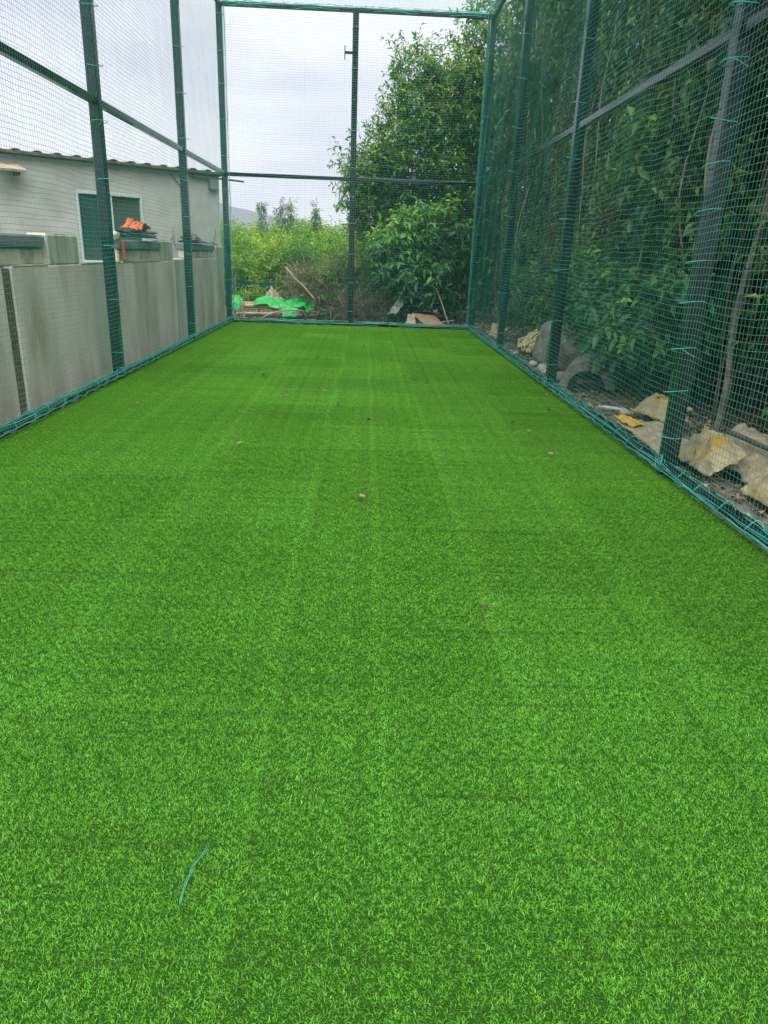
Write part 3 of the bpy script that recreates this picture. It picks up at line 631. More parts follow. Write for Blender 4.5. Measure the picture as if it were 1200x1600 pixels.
# tree standing behind the far net: lobes from low left up to the right
bt_ = [((.15, 20.3, 3.55), (.5, .6, .45)), ((-.3, 20.3, 3.35), (.3, .4, .3)), ((-.15, 20.6, 2.8), (.4, .6, .5), -.05), ((.55, 20.3, 3.95), (.4, .6, .4), .05), ((.95, 20.2, 3.7), (.55, .6, .45), -.1), ((1.25, 20.4, 4.3), (.55, .6, .5)), ((.75, 20.3, 4.75), (.38, .5, .38), .08),
       ((1.2, 20.3, 5.15), (.5, .5, .4), .05), ((.85, 20.2, 5.55), (.28, .35, .28)), ((1.3, 20.2, 5.8), (.32, .4, .35), .05), ((1.12, 20.2, 6.3), (.14, .18, .28)), ((1.62, 20.3, 5.75), (.35, .4, .3), .1), ((2.05, 20.5, 5.3), (.5, .6, .5)), ((1.85, 20.6, 4.5), (.6, .8, .55), -.05),
       ((2.35, 20.4, 5.9), (.35, .45, .35), .2), ((2.75, 20.5, 5.5), (.45, .5, .45), .1), ((2.62, 20.5, 6.5), (.3, .4, .4), .1), ((2.95, 20.6, 7.1), (.3, .4, .4), .05), ((2.7, 20.6, 4.6), (.6, .7, .5), -.05), ((3.3, 20.8, 5.4), (.6, .7, .7)), ((3.4, 21, 3.9), (.7, .8, .8), -.1), ((3.5, 20.8, 6.6), (.4, .5, .5)),
       ((.5, 20.6, 3.1), (.5, .5, .4), -.1), ((1.2, 20.7, 3.1), (.6, .6, .5), -.15), ((2.1, 20.5, 3.5), (.7, .7, .55), 0), ((2.7, 20.6, 2.9), (.6, .7, .6), -.15), ((1.9, 20.9, 2.5), (.6, .5, .5), -.2), ((3.7, 21.8, 2.6), (1.0, .6, .9), -.2), ((2.7, 21.2, 1.8), (.8, .6, .7), -.3), ((1.2, 21.3, 1.7), (1.1, .5, .9), -.25), ((.5, 20.9, 2.1), (.5, .5, .6), -.1), ((3.4, 21.5, 1.0), (.8, .5, .9), -.3)]
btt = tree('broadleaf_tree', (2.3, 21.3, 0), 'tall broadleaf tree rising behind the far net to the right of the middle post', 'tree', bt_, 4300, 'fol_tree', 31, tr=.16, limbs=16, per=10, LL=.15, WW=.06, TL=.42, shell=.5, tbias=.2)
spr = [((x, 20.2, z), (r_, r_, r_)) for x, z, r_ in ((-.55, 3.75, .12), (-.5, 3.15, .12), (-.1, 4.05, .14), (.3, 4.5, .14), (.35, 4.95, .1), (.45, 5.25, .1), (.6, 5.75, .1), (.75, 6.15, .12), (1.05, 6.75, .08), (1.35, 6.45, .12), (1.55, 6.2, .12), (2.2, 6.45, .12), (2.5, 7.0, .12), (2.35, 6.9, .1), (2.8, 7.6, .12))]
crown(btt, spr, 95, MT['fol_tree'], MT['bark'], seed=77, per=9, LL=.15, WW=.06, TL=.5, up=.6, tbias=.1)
# slim dense tree just left of the bush, behind the middle post
tree('slender_tree', (.15, 20.2, 0), 'narrow leafy tree between the middle post and the glossy bush', 'tree',
     [((.05, 20.1, 2.4), (.35, .5, .6), .05), ((.15, 20.2, 1.6), (.4, .5, .5), .2), ((.1, 20.0, .9), (.35, .4, .5), .25), ((.35, 20.4, 3.0), (.4, .5, .4))], 480, 'fol_tree', 36, tr=.06, limbs=3, per=10, LL=.10, WW=.035, TL=.35)

# glossy broad-leaved bush with its nearest leaves as single parts
LEAF = None
def leaf_proto(name, m, L=1.0, W=.36):
    vs = []; fs = []
    prof = [(0, .02), (.18, .32), (.45, .5), (.75, .34), (1, 0)]
    for i, (a, w_) in enumerate(prof):
        z = -.22 * a * a + .03
        vs += [(-w_ * W, a * L, z + w_ * .12), (0, a * L, z), (w_ * W, a * L, z + w_ * .12)]
    for i in range(4):
        for j in range(2): q = i * 3 + j; fs.append((q, q + 1, q + 4, q + 3))
    me = bpy.data.meshes.new(name); me.from_pydata(vs, [], fs); me.materials.append(m)
    me.polygons.foreach_set('use_smooth', [True] * len(me.polygons)); return me
def leaf_mats(tag_, cols):
    return [mat(tag_ + '_%s' % w_, c, .4, .45, c2=tuple(q * 1.3 for q in c), nscale=14, transl=.25) for w_, c in cols]
LM = leaf_mats('leaf', (('deep', (.03, .11, .035)), ('mid', (.05, .17, .045)), ('fresh', (.10, .27, .04)), ('lime', (.22, .38, .04))))
LP = [leaf_proto('leaf', m) for m in LM]
def single_leaves(parent, pts, size, seed, view=Vector((0, -1, .3)), pick=(3, 4, 2, 1)):
    rr = random.Random(seed); O = org(parent); w_ = [q for q in range(4) for _ in range(pick[q])]
    for p, tb in pts:
        k = rr.choice(w_); k = 3 if tb > .8 and rr.random() < .7 else k
        o = bpy.data.objects.new('leaf', LP[k]); col.objects.link(o); o.parent = parent
        nrmv = (view + Vector((rr.uniform(-.6, .6), rr.uniform(-.6, .6), rr.uniform(-.1, .9)))).normalized()
        d = Vector((rr.uniform(-1, 1), rr.uniform(-.5, .3), rr.uniform(-1, .15))); d = (d - nrmv * d.dot(nrmv)).normalized(); x = d.cross(nrmv)
        s = size * rr.uniform(.7, 1.25)
        R = Matrix((x, d, nrmv)).transposed().to_4x4(); o.matrix_local = Matrix.Translation(Vector(p) - O) @ R @ Matrix.Scale(s, 4)
def shell_pts(blobs, n, seed, toward):
    rr = random.Random(seed); out = []; tw = Vector(toward).normalized()
    while len(out) < n:
        q = rr.choice(blobs); u = Vector([rr.gauss(0, 1) for _ in range(3)]).normalized()
        if u.dot(tw) < .05: continue
        p = Vector([q[0][i] + u[i] * q[1][i] * rr.uniform(.95, 1.15) for i in range(3)])
        c = rr.randint(2, 4)
        for _ in range(c): out.append((p + Vector([rr.uniform(-.05, .05) for _ in range(3)]), u.z))
    return out[:n]
bush_bl = [((1.25, 18.9, 1.65), (.7, .5, .55)), ((.45, 18.8, 1.75), (.3, .35, .25), .3), ((1.95, 18.7, 2.45), (.3, .35, .28), .2), ((.85, 18.8, 1.9), (.5, .5, .45), .3), ((1.15, 18.8, 2.35), (.35, .4, .35), .35), ((1.75, 18.9, 2.2), (.55, .5, .45), .1), ((.75, 18.7, 1.2), (.5, .5, .5)), ((1.5, 18.5, 1.05), (.6, .45, .5)), ((2.15, 19.0, 1.6), (.45, .5, .5), -.1), ((1.2, 19.1, .8), (.7, .5, .5), -.2), ((.55, 18.9, .75), (.45, .4, .5), -.1), ((.6, 18.8, 1.55), (.4, .4, .35), .2), ((2.3, 19.3, .9), (.5, .4, .6), -.3), ((1.7, 19.3, .4), (.8, .3, .4), -.35), ((.7, 19.2, .3), (.6, .3, .35), -.3)]
bush = tree('glossy_bush', (1.35, 19.2, 0), 'broad-leaved glossy bush with lime green top just behind the far net', 'bush', bush_bl, 1000, 'fol_bush', 41, tr=.035, limbs=5, per=8, LL=.19, WW=.075, TL=.35, droop=.5, tbias=-.05)
single_leaves(bush, shell_pts(bush_bl, 290, 3, (-.1, -1, .2)), .20, 5)

# row of vine-covered trees along the right side
hedge_y = [(4.6, 3.95), (6.7, 4.25), (8.9, 4.15), (11.2, 4.35), (13.6, 4.3), (16.2, 4.2), (19.2, 4.0)]
hl = ['vine-covered tree nearest the camera on the right edge of the view', 'vine-covered tree behind the near right-hand post and the pale trunk', 'vine-covered tree between the first and second right-hand posts', 'vine-covered tree behind the second right-hand post',
      'vine-covered tree between the second and third right-hand posts', 'vine-covered tree behind the third right-hand post', 'vine-covered tree past the far right corner of the cage']
for i, (y, x) in enumerate(hedge_y):
    rr = random.Random(50 + i); bl = []
    for z in np.arange(.7, 8.3, .42):
        lean = .28 * sin(z * .9 + i) - max(0, z - 5) * .04
        for q in range(2):
            if z > 5 and rr.random() < .25: continue
            r_ = rr.uniform(.38, .62); bl.append(((x + .25 + lean + rr.uniform(-.45, .55), y + rr.uniform(-1.1, 1.1), z + rr.uniform(-.2, .2)), (r_, r_ * 1.15, r_ * .8), rr.uniform(-.22, .22)))
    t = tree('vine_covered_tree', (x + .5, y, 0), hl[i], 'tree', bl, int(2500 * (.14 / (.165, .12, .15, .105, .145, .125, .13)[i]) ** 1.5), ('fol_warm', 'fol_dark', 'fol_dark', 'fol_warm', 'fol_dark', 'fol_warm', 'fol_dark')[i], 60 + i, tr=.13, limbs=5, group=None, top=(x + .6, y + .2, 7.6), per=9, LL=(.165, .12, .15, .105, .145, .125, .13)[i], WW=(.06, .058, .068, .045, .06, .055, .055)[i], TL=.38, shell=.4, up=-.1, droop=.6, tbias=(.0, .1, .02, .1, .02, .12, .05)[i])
    # hanging vine strands on the cage side
    rg = np.random.default_rng(90 + i); Ps = []; Ts = []; A = []; Bq = []
    for s in range(30):
        vy = y + rg.uniform(-1.25, 1.25); vx = x - .55 + rg.uniform(-.25, .3); z1 = rg.uniform(2.5, 8.0); ln = rg.uniform(.8, 2.6); z0 = max(z1 - ln, .5); tb = rg.uniform(.1, .75)
        nn = int((z1 - z0) / .045); zz = np.linspace(z1, z0, nn); ox = .06 * np.sin(zz * 3 + s); oy = .07 * np.sin(zz * 2.3 + s * 2)
        Ps.append(np.stack([vx + ox, vy + oy, zz], 1) + rg.normal(size=(nn, 3)) * .035); Ts.append(np.clip(tb + rg.normal(size=nn) * .12, 0, 1))
    P = np.concatenate(Ps); T = np.concatenate(Ts); n = len(P)
    D = np.stack([rg.uniform(-.7, .1, n), rg.uniform(-.7, .7, n), rg.uniform(-1.2, -.2, n)], 1); N = np.stack([rg.uniform(-1.2, -.5, n), rg.uniform(-.7, .3, n), rg.uniform(.1, .8, n)], 1)
    V, F, tt = leaf_arrays(P, D, N, .125 * (.6 + .7 * rg.random(n)), .06 * (.6 + .7 * rg.random(n)), T); np_mesh('vine', V, F, MT['fol_dark' if i % 3 == 0 else 'fol_warm'], t, tt)
    m_ = MB()
    for s in range(7):
        vy = y + rr.uniform(-1.1, 1.1); vx = x - rr.uniform(.2, .6); m_.tube(wob((vx, vy, rr.uniform(-.05, .3)), (vx + rr.uniform(-.1, .3), vy + rr.uniform(-.5, .5), rr.uniform(3, 7)), 14, .22, s + i * 9), rr.uniform(.007, .016), 5)
    m_.build('vine_stem', MT['bark' if i % 2 else 'palebark'], t, True)
# taller mass behind that closes the view between the crowns
for i, (y, x) in enumerate([(5.5, 6.6), (9.5, 6.9), (13.5, 7.0), (17.5, 6.8), (21.9, 5.0)]):
    rr = random.Random(150 + i); bl = [((x + rr.uniform(-.5, .5), y + rr.uniform(-1, 1), z), (1.2, 2.2, 1.1), rr.uniform(-.15, .05)) for z in (1.2, 2.8, 4.4, 6.0, 7.6, 9.0)]
    tree('background_tree', (x, y, 0), ['dark tree in the second row behind the vine-covered tree nearest the camera', 'dark second-row tree level with the second right-hand post', 'dark second-row tree level with the third right-hand post', 'dark second-row tree level with the far right corner post', 'dark tree beyond the far right corner, next to the broadleaf tree'][i], 'tree', bl, 1500, 'fol_dark', 170 + i, tr=.17, limbs=4, per=9, LL=.20, WW=.10, TL=.6, up=0, droop=.3, tbias=-.1, stems=False)

# understorey plants along the right side
us = [((3.35, 9.9, .95), (.35, .7, .5)), ((3.3, 10.7, 1.1), (.35, .6, .6)), ((3.15, 9.0, .8), (.25, .45, .35)), ((3.5, 8.3, 1.0), (.35, .5, .5))]
up = tree('drooping_shrub', (3.6, 9.8, 0), 'leafy drooping shrub overhanging the curved concrete pieces on the right', 'shrub', us, 420, 'fol_bush', 201, tr=.03, limbs=4, per=8, LL=.15, WW=.055, TL=.3, droop=.5, tbias=-.12)
single_leaves(up, shell_pts(us, 200, 7, (-1, -.8, .1)), .17, 9, view=Vector((-.8, -.7, .4)), pick=(5, 5, 1, 0))
us = [((3.5, 12.9, .9), (.4, .8, .5)), ((3.4, 14.2, 1.0), (.4, .8, .6)), ((3.3, 15.6, .8), (.4, .7, .5))]
tree('low_shrub', (3.6, 14, 0), 'low dark shrub under the trees behind the yellow printed sack', 'shrub', us, 380, 'fol_dark', 205, tr=.03, limbs=3, per=8, LL=.13, WW=.05, TL=.3, droop=.4)
us = [((3.7, 5.2, 1.2), (.35, .6, .6)), ((3.75, 6.3, 1.5), (.3, .6, .6), .1), ((3.8, 4.4, .8), (.3, .5, .4), .15)]
tree('roadside_shrub', (3.9, 5.6, 0), 'small leafy shrub at the right edge behind the orange sack', 'shrub', us, 260, 'fol_dark', 206, tr=.03, limbs=3, per=8, LL=.11, WW=.045, TL=.3, droop=.4)
b = MB(); trunk(b, wob((3.42, 6.75, -.1), (3.62, 6.9, 3.2), 10, .18, 5),   .036, .02, 8); tk = thing('sapling', (3.42, 6.75, 0), 'thin pale bare trunk standing behind the near right-hand post', 'tree'); b.build('trunk', MT['concrete'], tk, True)
crown(tk, [((3.7, 6.9, 3.3), (.3, .4, .3))], 30, MT['fol_dark'], MT['bark'], seed=4, per=8, LL=.1, WW=.045)

# scrubland beyond the far net
rr = random.Random(77)
ordn = ['leftmost', 'second from the left', 'third from the left', 'fourth from the left', 'rightmost']
def scrub_blobs(x, y, h_, wd):
    return [((x + rr.uniform(-.5, .5) * wd, y + rr.uniform(-.4, .4) * wd, h_ * rr.uniform(.35, .82) - .15), (wd * .5, wd * .5, h_ * .26), rr.uniform(-.3, .22)) for _ in range(6)]
for row, (yy, n, hh, wd) in enumerate(((24.8, 5, 1.6, .95), (28.5, 5, 2.0, 1.3))):
    x0, x1 = -.235 * yy - .6, -.01 * yy + .6
    for k in range(n):
        x = x0 + (x1 - x0) * (k + .5) / n + rr.uniform(-.3, .3); y = yy + rr.uniform(-1, 1); h_ = hh * rr.uniform(.8, 1.15); w_ = wd * rr.uniform(.9, 1.3)
        shn = thing('scrub_bush', (x, y, -.3), ('dark green scrub bush in the row nearest the far net, ' if row == 0 else 'taller yellow-green scrub bush in the second row beyond the net, ') + ordn[k], 'bush', 'scrub bushes beyond the far net')
        bl = scrub_blobs(x, y, h_, w_); b = MB()
        for q in bl[:3]: trunk(b, wob((x, y, -.4), q[0], 5, .15, k + row * 9), .03, .01, 5)
        b.build('stems', MT['bark'], shn, True)
        crown(shn, bl, 420, MT['fol_yel' if row or k == 2 else 'fol_tree'], seed=300 + k + row * 9, stems=False, per=9, LL=.12, WW=.05, TL=.45, up=.5, shell=.5, tbias=-.1 if row else .18)
bl = []
for (yy, n, hh, wd) in ((33, 8, 2.35, 1.4), (40, 8, 2.75, 1.8), (50, 9, 3.1, 2.2)):
    x0, x1 = -.235 * yy - 1.6, -.01 * yy + 1.6
    for k in range(n): bl += scrub_blobs(x0 + (x1 - x0) * (k + .5) / n + rr.uniform(-.5, .5), yy + rr.uniform(-2, 2), hh * rr.uniform(.82, 1.1), wd * rr.uniform(.9, 1.2))
P, D, N, L, W, T, a_, b_ = twig_leaves(np.random.default_rng(18), bl, 9000, per=9, LL=.17, WW=.07, TL=.6, up=.5, shell=.5, tbias=.02)
V, F, tt = leaf_arrays(P, D, N, L, W, T); o = np_mesh('scrubland', V, F, MT['fol_yel'], None, tt); tag(o, 'bright yellow-green overgrown scrub filling the field between the net and the hills', 'scrub', kind='stuff')
# far mass
bl = []
for k in range(60):
    y = rr.uniform(58, 120); x = rr.uniform(-.26 * y - 3, .05 * y + 4); bl.append(((x, y, 1.2), (3.2, 3, 1.7 + y * .012), rr.uniform(-.1, .2)))
P, D, N, L, W, T, a_, b_ = twig_leaves(np.random.default_rng(8), bl, 4200, per=8, LL=.32, WW=.16, TL=1.2, up=.5)
V, F, tt = leaf_arrays(P, D, N, L, W, T); o = np_mesh('distant_scrub', V, F, MT['fol_yel'], None, tt); tag(o, 'distant continuous scrub and low trees in front of the hazy hills', 'scrub', kind='stuff')
# ground plants between
bl = [((rr.uniform(-7, 2), rr.uniform(22.8, 60), 0.0), (1.6, 1.6, .5), rr.uniform(-.1, .1)) for _ in range(90)]
dt = thing('hedge_thicket', (4.5, 25.5, -.2), 'dark low thicket closing the view behind the broadleaf tree', 'bush')
crown(dt, [((x, 25.5 + .3 * sin(x), z), (1.0, .6, .8), -.3) for x in (0.8, 2.0, 3.2, 4.4, 5.6, 6.8) for z in (.3, 1.3, 2.4)], 1500, MT['fol_dark'], None, seed=700, stems=False, per=9, LL=.17, WW=.08, TL=.5)
P, D, N, L, W, T, a_, b_ = twig_leaves(np.random.default_rng(9), bl, 3500, per=6, LL=.14, WW=.05, TL=.4, up=.8)
V, F, tt = leaf_arrays(P, D, N, L, W, T); o = np_mesh('undergrowth', V, F, MT['fol_yel'], None, tt); tag(o, 'weeds and undergrowth covering the field beyond the far net', 'undergrowth', kind='stuff')
# feathery saplings on the skyline
for i, (x, h_, dx, lab) in enumerate(((-4.75, 4.0, .45, 'leftmost of the thin feathery saplings on the skyline'), (-3.9, 3.9, .5, 'bushiest of the thin feathery saplings on the skyline, second from left'), (-3.45, 4.05, .4, 'third from left of the feathery saplings on the skyline'), (-2.3, 3.95, .3, 'single pointed feathery sapling right of the others on the skyline'), (-.5, 3.7, .9, 'rounded small tree on the skyline just left of the middle post'))):
    y = 42; x = x * 42 / 35; bl = [((x + rr.uniform(-.2, .2) * dx, y, h_ * q), (dx * (1.25 - q), dx * .8, .22)) for q in (.55, .65, .75, .84, .92, .98)]
    tree('sapling', (x, y, -.4), lab, 'tree', bl, 75, 'fol_grey', 400 + i, tr=.04, limbs=5, per=8, LL=.16, WW=.05, TL=.3, up=-.2)

# ------------------------------------------------------------------ shade-net fence and rubbish beyond the far net
sf = thing('shade_net_fence', (-3.6, 23, 0), 'low dark green shade-cloth fence behind the rubbish heap on the left', 'fence')
cloth('shade_cloth', [(-5.4, 23.0, -.1), (-2.7, 23.3, -.1), (-2.7, 23.3, .62), (-5.4, 23.0, .72)], MT['shade'], sf, amp=.03, f=7, n=26, seed=2)
for x in (-5.3, -4.0, -2.75):
    b = MB(); b.tube([(x, 23.12, -.2), (x + .03, 23.12, .82)], .03, 6); b.build('stake', MT['bark'], sf, True)
def pole(p, q, r, lab, m='bamboo', cat='pole', name='bamboo_pole', seed=1, amp=.04):
    t = MB(); pts = wob(p, q, 10, amp, seed); t.tube(pts, [r * (1 + (.12 if i % 3 == 0 else 0)) * (1 - .25 * i / 10) for i in range(11)], 8); o = t.build(name, MT[m], None, True); return tag(o, lab, cat)
pole((-3.05, 18.6, .26), (-1.55, 18.35, .22), .055, 'thick pale bamboo pole under the green tarp at the rubbish heap')
pole((-3.1, 18.25, .10), (-2.0, 18.15, .16), .03, 'thin bamboo pole lying lowest at the front of the rubbish heap', seed=2)
pole((-2.7, 18.95, .30), (-3.3, 18.4, .34), .05, 'short pale log poking out at the left of the green tarp', name='log', cat='log', seed=4)
pole((-2.9, 18.0, -.02), (-3.0, 18.15, .45), .018, 'short thin stick leaning at the left end of the heap', 'palebark', 'stick', 'stick', 5)
b = MB(); b.tube([(-2.55, 17.75, -.02), (-2.3, 17.85, .13), (-2.0, 17.95, .22), (-1.75, 18.1, .24), (-1.5, 18.25, .2)], .022, 7); tag(b.build('branch', MT['palebark'], None, True), 'curved bare branch arching in front of the green tarp', 'branch')
tg = thing('green_tarp', (-2.4, 18.6, .3), 'bright green plastic tarp crumpled over the rubbish heap beyond the far net', 'tarp')
cloth('tarp_sheet', [(-2.75, 18.35, .24), (-1.45, 18.25, .22), (-1.4, 18.85, .40), (-2.7, 18.9, .42)], MT['green'], tg, amp=.07, f=4.2, seed=8, n=30, h=lambda u, v: .05 * sin(u * 9))
cloth('tarp_fold', [(-2.0, 18.1, .05), (-1.65, 18.1, .06), (-1.6, 18.35, .34), (-2.1, 18.35, .34)], MT['green'], tg, amp=.03, f=4, seed=11, n=18)
cloth('tarp_corner', [(-1.5, 18.3, .16), (-1.25, 18.35, .2), (-1.25, 18.7, .40), (-1.55, 18.7, .40)], MT['green'], tg, amp=.05, f=4, seed=12, n=16)
tag(cloth('green_bag', [(-3.35, 18.3, .16), (-3.05, 18.3, .14), (-3.0, 18.6, .46), (-3.3, 18.6, .48)], MT['green'], amp=.06, f=4, seed=9, n=16), 'small green plastic bag at the left end of the heap, next to the corner post', 'bag')
tag(cloth('jute_cloth', [(-2.55, 18.9, .36), (-2.0, 18.95, .28), (-2.1, 19.3, .36), (-2.4, 19.2, .68)], MT['jute'], amp=.06, f=3.5, seed=15, n=18), 'tan cloth standing in a peak behind the green tarp', 'cloth')
pl = tree('weed_clump', (-2.85, 19.2, 0), 'yellow-green weed growing behind the bamboo poles', 'plant', [((-2.95, 19.2, .42), (.35, .25, .22), .15), ((-2.7, 19.3, .5), (.25, .2, .2), .2)], 110, 'fol_yel', 500, tr=.012, limbs=2, per=7, LL=.11, WW=.03, TL=.2)
# dead brush pile
def brush(name, blobs, n, seed, lab, r=.0065, ln=.45, m='twig'):
    rg = np.random.default_rng(seed); bi = rg.integers(0, len(blobs), n); c = np.array([q[0] for q in blobs])[bi]; r_ = np.array([q[1] for q in blobs])[bi]
    u = nrm(rg.normal(size=(n, 3))); p = c + u * r_ * (rg.random((n, 1)) ** .5); d = nrm(rg.normal(size=(n, 3)) + np.array([.2, 0, .1])); l_ = ln * (.4 + rg.random((n, 1)))
    mid = p + d * l_ * .5 + rg.normal(size=(n, 3)) * .03; q = mid + nrm(d + rg.normal(size=(n, 3)) * .4) * l_ * .5
    p[:, 2] = np.maximum(p[:, 2], -.03); q[:, 2] = np.maximum(q[:, 2], -.03)
    o = stems_mesh(name, np.concatenate([p, mid]), np.concatenate([mid, q]), r, MT[m], None); tag(o, lab, 'brushwood', kind='stuff'); return o
brush('brushwood', [((-1.1, 18.9, .5), (.85, .5, .55)), ((-.55, 19.0, .8), (.6, .45, .75)), ((-1.5, 19.1, .75), (.55, .4, .55)), ((-.4, 18.6, .3), (.5, .4, .35)), ((0.2, 18.8, .35), (.5, .4, .4))], 3600, 5, 'grey tangle of dead brushwood piled left of the middle post')
bl = [((-1.0, 18.9, .6), (.8, .5, .6), .1), ((-.5, 18.9, .9), (.5, .4, .8), -.1), ((-.25, 18.7, .5), (.35, .4, .4))]
t = thing('scrambling_weed', (-.8, 18.9, 0), 'small-leaved weed scrambling through the dead brushwood left of the middle post', 'plant'); crown(t, bl, 620, MT['fol_tree'], MT['bark'], seed=66, per=7, LL=.085, WW=.04, TL=.25, tbias=.1)
pole((-1.95, 18.55, 1.2), (-1.2, 18.3, .48), .028, 'pale straight stick leaning on the dead brushwood', 'palebark', 'stick', 'stick', 8, .03)
# right of the middle post
tag(cloth('plastic_bag', [(.55, 18.5, .12), (.80, 18.5, .22), (1.15, 18.7, .58), (.85, 18.7, .52)], MT['plastic'], amp=.06, f=4, seed=21, n=18), 'pale grey plastic bag caught under the glossy bush', 'bag')
tag(cloth('cardboard_sheet', [(1.15, 18.0, .26), (1.45, 17.6, .02), (1.95, 17.55, .0), (1.75, 18.2, .20)], MT['cardboard'], amp=.01, f=2, seed=22, n=8, thick=.012), 'brown cardboard sheet tilted against the foot of the far net', 'cardboard')
tag(cloth('cardboard_flap', [(1.0, 17.75, .02), (1.25, 17.65, .02), (1.22, 17.9, .22), (1.06, 17.9, .24)], MT['jute'], amp=.01, f=2, seed=23, n=8, thick=.012), 'small tan cardboard flap left of the tilted cardboard sheet', 'cardboard')
pole((1.75, 18.3, .85), (2.05, 17.75, .05), .018, 'thin straight stick leaning over the cardboard sheet', 'palebark', 'stick', 'stick', 12, .02)
pole((1.55, 17.7, .04), (2.2, 17.9, .14), .018, 'thin stick lying right of the cardboard sheet', 'palebark', 'stick', 'stick', 13, .02)

# ------------------------------------------------------------------ litter on the right side strip
tag(cloth('printed_sack', [(2.80, 13.2, .06), (2.92, 12.5, .04), (3.2, 11.9, .60), (2.95, 13.9, .12)], MT['sack_print'], amp=.06, f=4, seed=31, n=24, h=lambda u, v: .12 * u * v), 'pale yellow printed sack draped over the grey boulder on the right', 'sack')
b1 = lumpy('boulder', (3.3, 12.0, .22), (.48, .75, .46), MT['concrete'], seed=3, amp=.22); tag(b1, 'large grey rounded boulder partly covered by the printed sack', 'boulder')
b1 = lumpy('boulder', (3.2, 10.9, .28), (.42, .6, .46), MT['concrete'], seed=8, amp=.22); tag(b1, 'grey boulder directly behind the second right-hand post', 'boulder')
def arc_shell(name, c, r, th, w_, a0, a1, yaw, tilt, m, lab, cat):
    b = MB(); vs = []; fs = []; n = 30; R = Matrix.Rotation(yaw, 3, 'Z') @ Matrix.Rotation(tilt, 3, 'X')
    for i in range(n + 1):
        a = a0 + (a1 - a0) * i / n
        for (q, x) in ((r, -w_ / 2), (r, w_ / 2), (r - th, w_ / 2), (r - th, -w_ / 2)):
            j = 1 + .05 * noise.noise(Vector((a * 1.3, x * 2, q * 2)))
            vs.append(R @ Vector((cos(a) * q * j * 1.1, x * (1 + .1 * noise.noise(Vector((a * 4, 1, 2)))), sin(a) * q * j * 1.05)) + Vector(c))
    for i in range(n):
        for k in range(4): fs.append((i * 4 + k, i * 4 + (k + 1) % 4, (i + 1) * 4 + (k + 1) % 4, (i + 1) * 4 + k))
    fs += [(3, 2, 1, 0), (n * 4, n * 4 + 1, n * 4 + 2, n * 4 + 3)]; b.add(vs, fs); o = b.build(name, MT[m]); o.data.polygons.foreach_set('use_smooth', [False] * len(o.data.polygons)); return tag(o, lab, cat)
cr_ = arc_shell('concrete_ring', (3.03, 9.5, .08), .33, .11, .6, RAD(2), RAD(205), RAD(-24), RAD(6), 'concrete', 'curved broken piece of grey concrete ring leaning hollow side out on the ground', 'concrete piece')
tag(lumpy('concrete_lump', (2.82, 9.95, .05), (.13, .3, .1), MT['concrete'], seed=21, amp=.2), 'low grey lump of concrete at the left foot of the broken ring', 'concrete piece')
tag(cloth('yellow_scrap', [(3.05, 10.2, .42), (3.2, 9.9, .42), (3.25, 9.8, .56), (3.05, 10.1, .54)], MT['sack'], amp=.03, f=4, seed=33, n=10), 'crumpled yellow scrap sitting on the broken concrete ring', 'scrap')
tag(cloth('orange_scrap', [(3.22, 9.35, .46), (3.3, 9.2, .46), (3.3, 9.2, .66), (3.24, 9.32, .68)], MT['yplastic'], amp=.02, f=4, seed=34, n=10), 'bright orange yellow scrap upright behind the broken concrete ring', 'scrap')
for i, (x, y, r_, lab) in enumerate(((2.74, 11.6, .075, 'pinkish pale stone on the ground below the printed sack'), (2.78, 11.1, .1, 'pale rubble stone left of the second right-hand post'), (2.72, 12.9, .05, 'small white stone at the foot of the third right-hand post'), (2.72, 10.7, .06, 'pale stone closest to the net near the second right-hand post'), (2.95, 7.9, .07, 'pale flat stone on the dirt between the first two right-hand posts'))):
    tag(lumpy('stone', (x, y, .02), (r_, r_ * 1.3, r_ * .7), MT['stone'], seed=40 + i, amp=.25, sub=2), lab, 'stone')
tag(cloth('feed_sack', [(2.62, 15.4, .02), (2.8, 14.9, .02), (2.95, 15.0, .22), (2.75, 15.6, .26)], MT['sack'], amp=.05, f=4, seed=36, n=14), 'small crumpled yellowish sack before the far right corner of the cage', 'sack')
tag(cloth('flat_sheet', [(2.66, 7.3, .02), (2.60, 5.85, .03), (3.0, 5.9, .06), (3.05, 7.2, .06)], MT['jute'], amp=.03, f=3, seed=37, n=20), 'flattened tan sheet on the dirt left of the near right-hand post', 'sheet')
tag(cloth('yellow_corner', [(2.68, 7.5, .04), (2.7, 6.9, .06), (2.82, 6.95, .09), (2.8, 7.45, .07)], MT['yplastic'], amp=.02, f=3, seed=38, n=10), 'yellow plastic strip at the far end of the flattened tan sheet', 'scrap')
tag(cloth('crumpled_bag', [(3.0, 7.9, .02), (3.1, 7.0, .04), (3.35, 7.1, .2), (3.25, 7.8, .22)], MT['sack'], amp=.05, f=4, seed=39, n=16, h=lambda u, v: .11 * sin(pi * max(0, min(1, u))) * sin(pi * max(0, min(1, v)))), 'dull yellow crumpled bag beside the pale sapling trunk', 'bag')
tag(cloth('woven_sack', [(2.72, 5.90, .02), (2.74, 5.30, .02), (3.02, 5.35, .20), (2.98, 6.05, .30)], MT['sack'], amp=.035, f=3.0, seed=41, n=26, h=lambda u, v: .13 * sin(pi * max(0, min(1, u))) * sin(pi * max(0, min(1, v)))), 'yellow woven sack slumped just right of the near right-hand post', 'sack')
tag(cloth('tan_sack', [(2.92, 5.85, .06), (3.02, 5.15, .02), (3.42, 5.35, .26), (3.30, 6.05, .30)], MT['jute'], amp=.03, f=3, seed=42, n=24, h=lambda u, v: .11 * sin(pi * max(0, min(1, u))) * sin(pi * max(0, min(1, v)))), 'tan sack spread out behind the yellow woven sack', 'sack')
